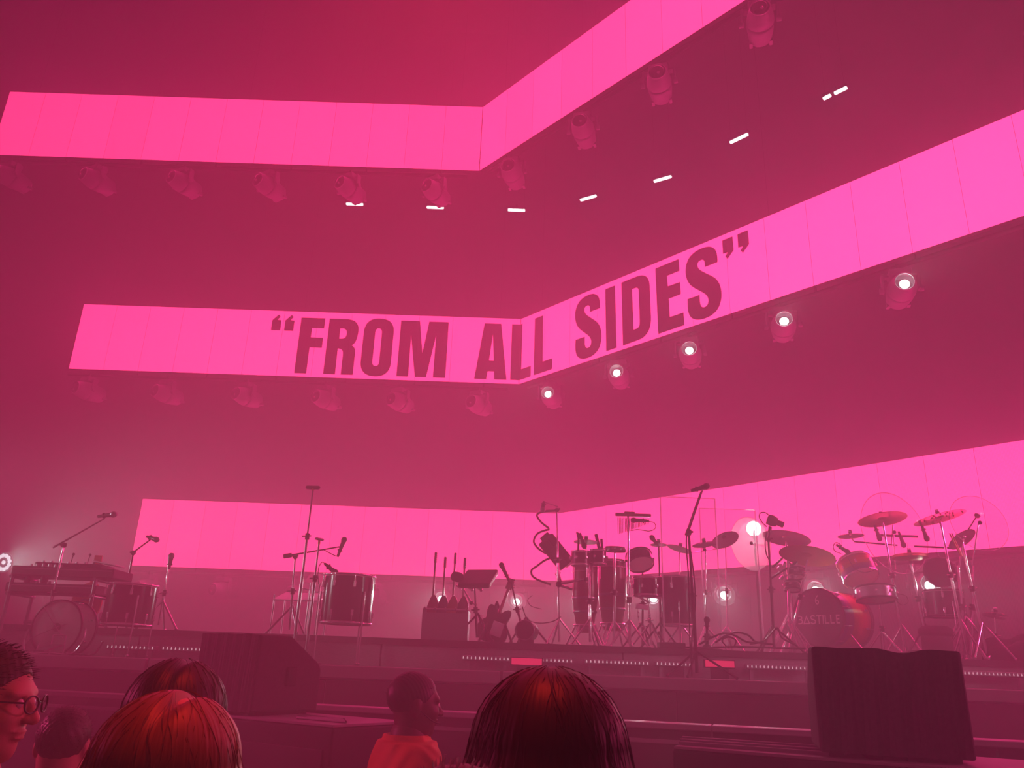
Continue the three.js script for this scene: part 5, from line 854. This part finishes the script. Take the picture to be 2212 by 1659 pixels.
// long straight hair: a dome over the skull that falls past the shoulders, grooved into strands, parted on top
function longHair(t, m, o) {
  const nu = 420, nv = 70, pos = [], uv = [], idx = [], R = o.r ?? 0.1, D = o.d ?? 0.115, len = o.len ?? 0.42, cy = HY + 0.025, domeH = o.h ?? 0.105;
  for (let j = 0; j <= nv; j++) for (let i = 0; i <= nu; i++) {
    const a = i / nu * Math.PI * 2, s = j / nv, ca = Math.cos(a), sa = Math.sin(a); let rad, y;
    if (s < 0.45) { const th = s / 0.45 * Math.PI / 2; rad = Math.sin(th); y = cy + domeH * Math.cos(th); } else { const q = (s - 0.45) / 0.55; rad = 1 + (o.flare ?? 0.35) * Math.pow(q, 0.8) * (0.75 + 0.25 * Math.abs(ca)); y = cy - len * q; }
    const open = sa > 0.35 && s > 0.3 ? Math.min(1, (sa - 0.35) / 0.4) * Math.min(1, (s - 0.3) / 0.15) : 0;          // face side stays open: hair tucks back
    const strand = 1 + (0.004 * hairNoise(a * 1.7 + 0.25 * Math.sin(s * 5)) + 0.005 * hairNoise(a * 0.61 + 2)) * Math.min(1, s * 3) + 0.012 * Math.sin(a * 5 + s * 4) * s;
    const x = R * rad * ca * strand, z = D * rad * sa * strand * (1 - 0.55 * open) - 0.014;
    const part_ = (o.part ?? 0.012) * Math.exp(-(((x - (o.px ?? 0)) / 0.012) ** 2)) * Math.max(0, 1 - s / 0.42);
    pos.push(x, y - part_ + 0, z); uv.push(i / nu * 40, s * 2);
  }
  for (let j = 0; j < nv; j++) for (let i = 0; i < nu; i++) { const p = j * (nu + 1) + i; idx.push(p, p + 1, p + nu + 1, p + 1, p + nu + 2, p + nu + 1); }
  const g = new THREE.BufferGeometry(); g.setAttribute('position', new THREE.Float32BufferAttribute(pos, 3)); g.setAttribute('uv', new THREE.Float32BufferAttribute(uv, 2)); g.setIndex(idx); g.computeVertexNormals();
  const hair = local(t, 'hair', g, m);
  // loose strands over the surface
  const st = []; for (let i = 0; i < (o.loose ?? 90); i++) {
    const a = rnd() * Math.PI * 2, pts = []; if (Math.sin(a) > 0.3) continue; const off = 1.003 + rnd() * 0.012, s0 = rr(0.03, 0.3), s1 = rr(0.5, 1);
    for (let q = 0; q <= 8; q++) { const s = s0 + (s1 - s0) * q / 8, aa = a + 0.08 * Math.sin(q + i); let rad, y; if (s < 0.45) { const th = s / 0.45 * Math.PI / 2; rad = Math.sin(th); y = cy + domeH * Math.cos(th) * 1.01; } else { const w = (s - 0.45) / 0.55; rad = 1 + (o.flare ?? 0.35) * Math.pow(w, 0.8) * (0.75 + 0.25 * Math.abs(Math.cos(aa))); y = cy - len * w; } pts.push(V(R * rad * Math.cos(aa) * off, y, D * rad * Math.sin(aa) * off - 0.014)); }
    st.push(wire(pts, 0.0005, 10, 3));
  }
  local(hair, 'loose_strands', st, m).userData.kind = 'stuff';
}
const strandMap = noiseTex(256, (u, v, x) => { const c = 150 + 80 * Math.abs(Math.sin(x * 12.9898) * 43758.5453 % 1); return [c, c, c]; });
const hairMat = (c, rough = 0.5) => std({ color: c, roughness: rough, map: strandMap });
const cloth = (c) => std({ color: c, roughness: 0.85 });
const facing = (dx, dz) => Math.atan2(dx, dz);
{ // blonde woman, back to the camera, nearest at the left
  const t = person('woman with long fair hair, back turned, nearest at the left', V(-0.455, 0, -1.22), facing(0.1, -1), 1.698, M.skin, [cloth(0x2a2026), cloth(0x1a1a22)]); longHair(t, hairMat(0xa67c50), { r: 0.1, d: 0.112, flare: 1.15, part: 0.016, px: -0.02, len: 0.36, h: 0.1 });
}
{ const t = person('woman with long dark hair parted in the middle, behind the fair-haired one', V(-0.655, 0, -1.75), facing(0, -1), 1.735, M.skin, [cloth(0x151518), cloth(0x141418)]); longHair(t, hairMat(0x2a1a14), { r: 0.098, d: 0.112, flare: 0.3, part: 0.014, px: -0.01, len: 0.42 }); }
{ const t = person('woman with long straight brown hair, back turned, at the centre bottom', V(0.071, 0, -1.25), facing(-0.05, -1), 1.736, M.skin, [cloth(0x2a1a20), cloth(0x17171c)]); longHair(t, hairMat(0x4a2c20), { r: 0.112, d: 0.12, flare: 0.6, part: 0.002, len: 0.36, h: 0.112, loose: 150 }); }
const shortHair = (t, m, o = {}) => { const h = local(t, 'hair', field((x, y, z) => { const Y = y - HY; const d = ell(x, Y, z, 0, 0.032, -0.014, 0.082, 0.091, 0.103) + 0.0009 * Math.sin(x * 230 + z * 160) * Math.sin(z * 210 + Y * 120); return Math.max(d, (o.front ?? 0.062) - 0.9 * (Y - 0.02) > 0 ? -1 : -1, -(Y - (o.line ?? -0.04) - Math.max(0, z + 0.01) * (o.slope ?? 1.05)), -headSDF(x, y, z) - 0.006); }, [-0.11, HY - 0.12, -0.14], [0.11, HY + 0.14, 0.12], 72), m);
  const p = h.geometry.attributes.position, n = h.geometry.attributes.normal, st = [];                       // short strands combed forward
  for (let i = 0; i < (o.strands ?? 1400); i++) { const k = (rnd() * p.count) | 0, a = V(p.getX(k), p.getY(k), p.getZ(k)); if (a.y < HY + (o.line ?? -0.04) + 0.02) continue; const d = V(n.getX(k) * 0.25 + rr(-0.15, 0.15), n.getY(k) * 0.35 + rr(-0.1, 0.15), n.getZ(k) * 0.35 + 0.75).normalize(), l = rr(0.008, 0.018); st.push(bar(a.clone().addScaledVector(d, -0.004), a.clone().addScaledVector(d, l), 0.0013, 0.0003, 3)); }
  local(h, 'strands', st, m).userData.kind = 'stuff'; };
{ // man in glasses, profile to the right
  const t = person('man in glasses in profile at the left edge, short hair', V(-1.16, 0, -1.93), facing(1, -0.12), 1.762, M.skin, [cloth(0x6a6a72), cloth(0x1c1c22)], { eyes: 1 });
  shortHair(t, hairMat(0x3a281e));
  const gl = local(t, 'glasses', [0, 1].flatMap((i) => { const s = i ? 1 : -1; return [new THREE.TorusGeometry(0.021, 0.0022, 8, 28).scale(1.15, 0.85, 1).rotateY(s * 0.18).translate(s * 0.033, HY - 0.004, 0.115), bar(V(s * 0.057, HY, 0.11), V(s * 0.08, HY + 0.004, -0.005), 0.002, 0.002, 6)]; }).concat([bar(V(-0.01, HY, 0.118), V(0.01, HY, 0.118), 0.002, 0.002, 6)]), M.blackGloss);
  for (const s of [-1, 1]) local(gl, 'lens', new THREE.CircleGeometry(0.02, 24).scale(1.15, 0.85, 1).rotateY(s * 0.18).translate(s * 0.033, HY - 0.004, 0.115), new THREE.MeshPhysicalMaterial({ color: 0xffffff, roughness: 0.02, transmission: 1, thickness: 0 }));
}
{ // security guard
  const hi = std({ color: 0xc8600e, roughness: 0.7 });
  const t = person('security guard in an orange jacket, profile to the right, in the pit', V(-0.345, 0, -3.45), facing(0.9, -0.35), 1.722, M.skinDark, [hi, cloth(0x101014)], { eyes: 1, jacket: jacketG });
  shortHair(t, hairMat(0x100c0b), { line: -0.03, strands: 60 });
  local(t, 'zip', box(0.008, 0.36, 0.008, 0.0, 1.24, 0.142), M.steel);
  local(t, 'headset_microphone', wire([V(-0.08, HY - 0.02, 0), V(-0.075, HY - 0.06, 0.06), V(-0.04, HY - 0.07, 0.1)], 0.003, 14, 6), M.black);
}
{ const t = person('person with short hair half hidden behind the fair-haired woman', V(-1.37, 0, -2.75), facing(-0.2, -1), 1.585, M.skin, [cloth(0x3a2a30), cloth(0x18181c)]); shortHair(t, hairMat(0x3a241c)); }
{ const t = person('person at the bottom edge whose hair crown just shows', V(-0.033, 0, -0.8), facing(0.1, -1), 1.661, M.skin, [cloth(0x3a3038), cloth(0x18181c)]); shortHair(t, hairMat(0x6a4a3a)); }
renderer.render(scene, camera);
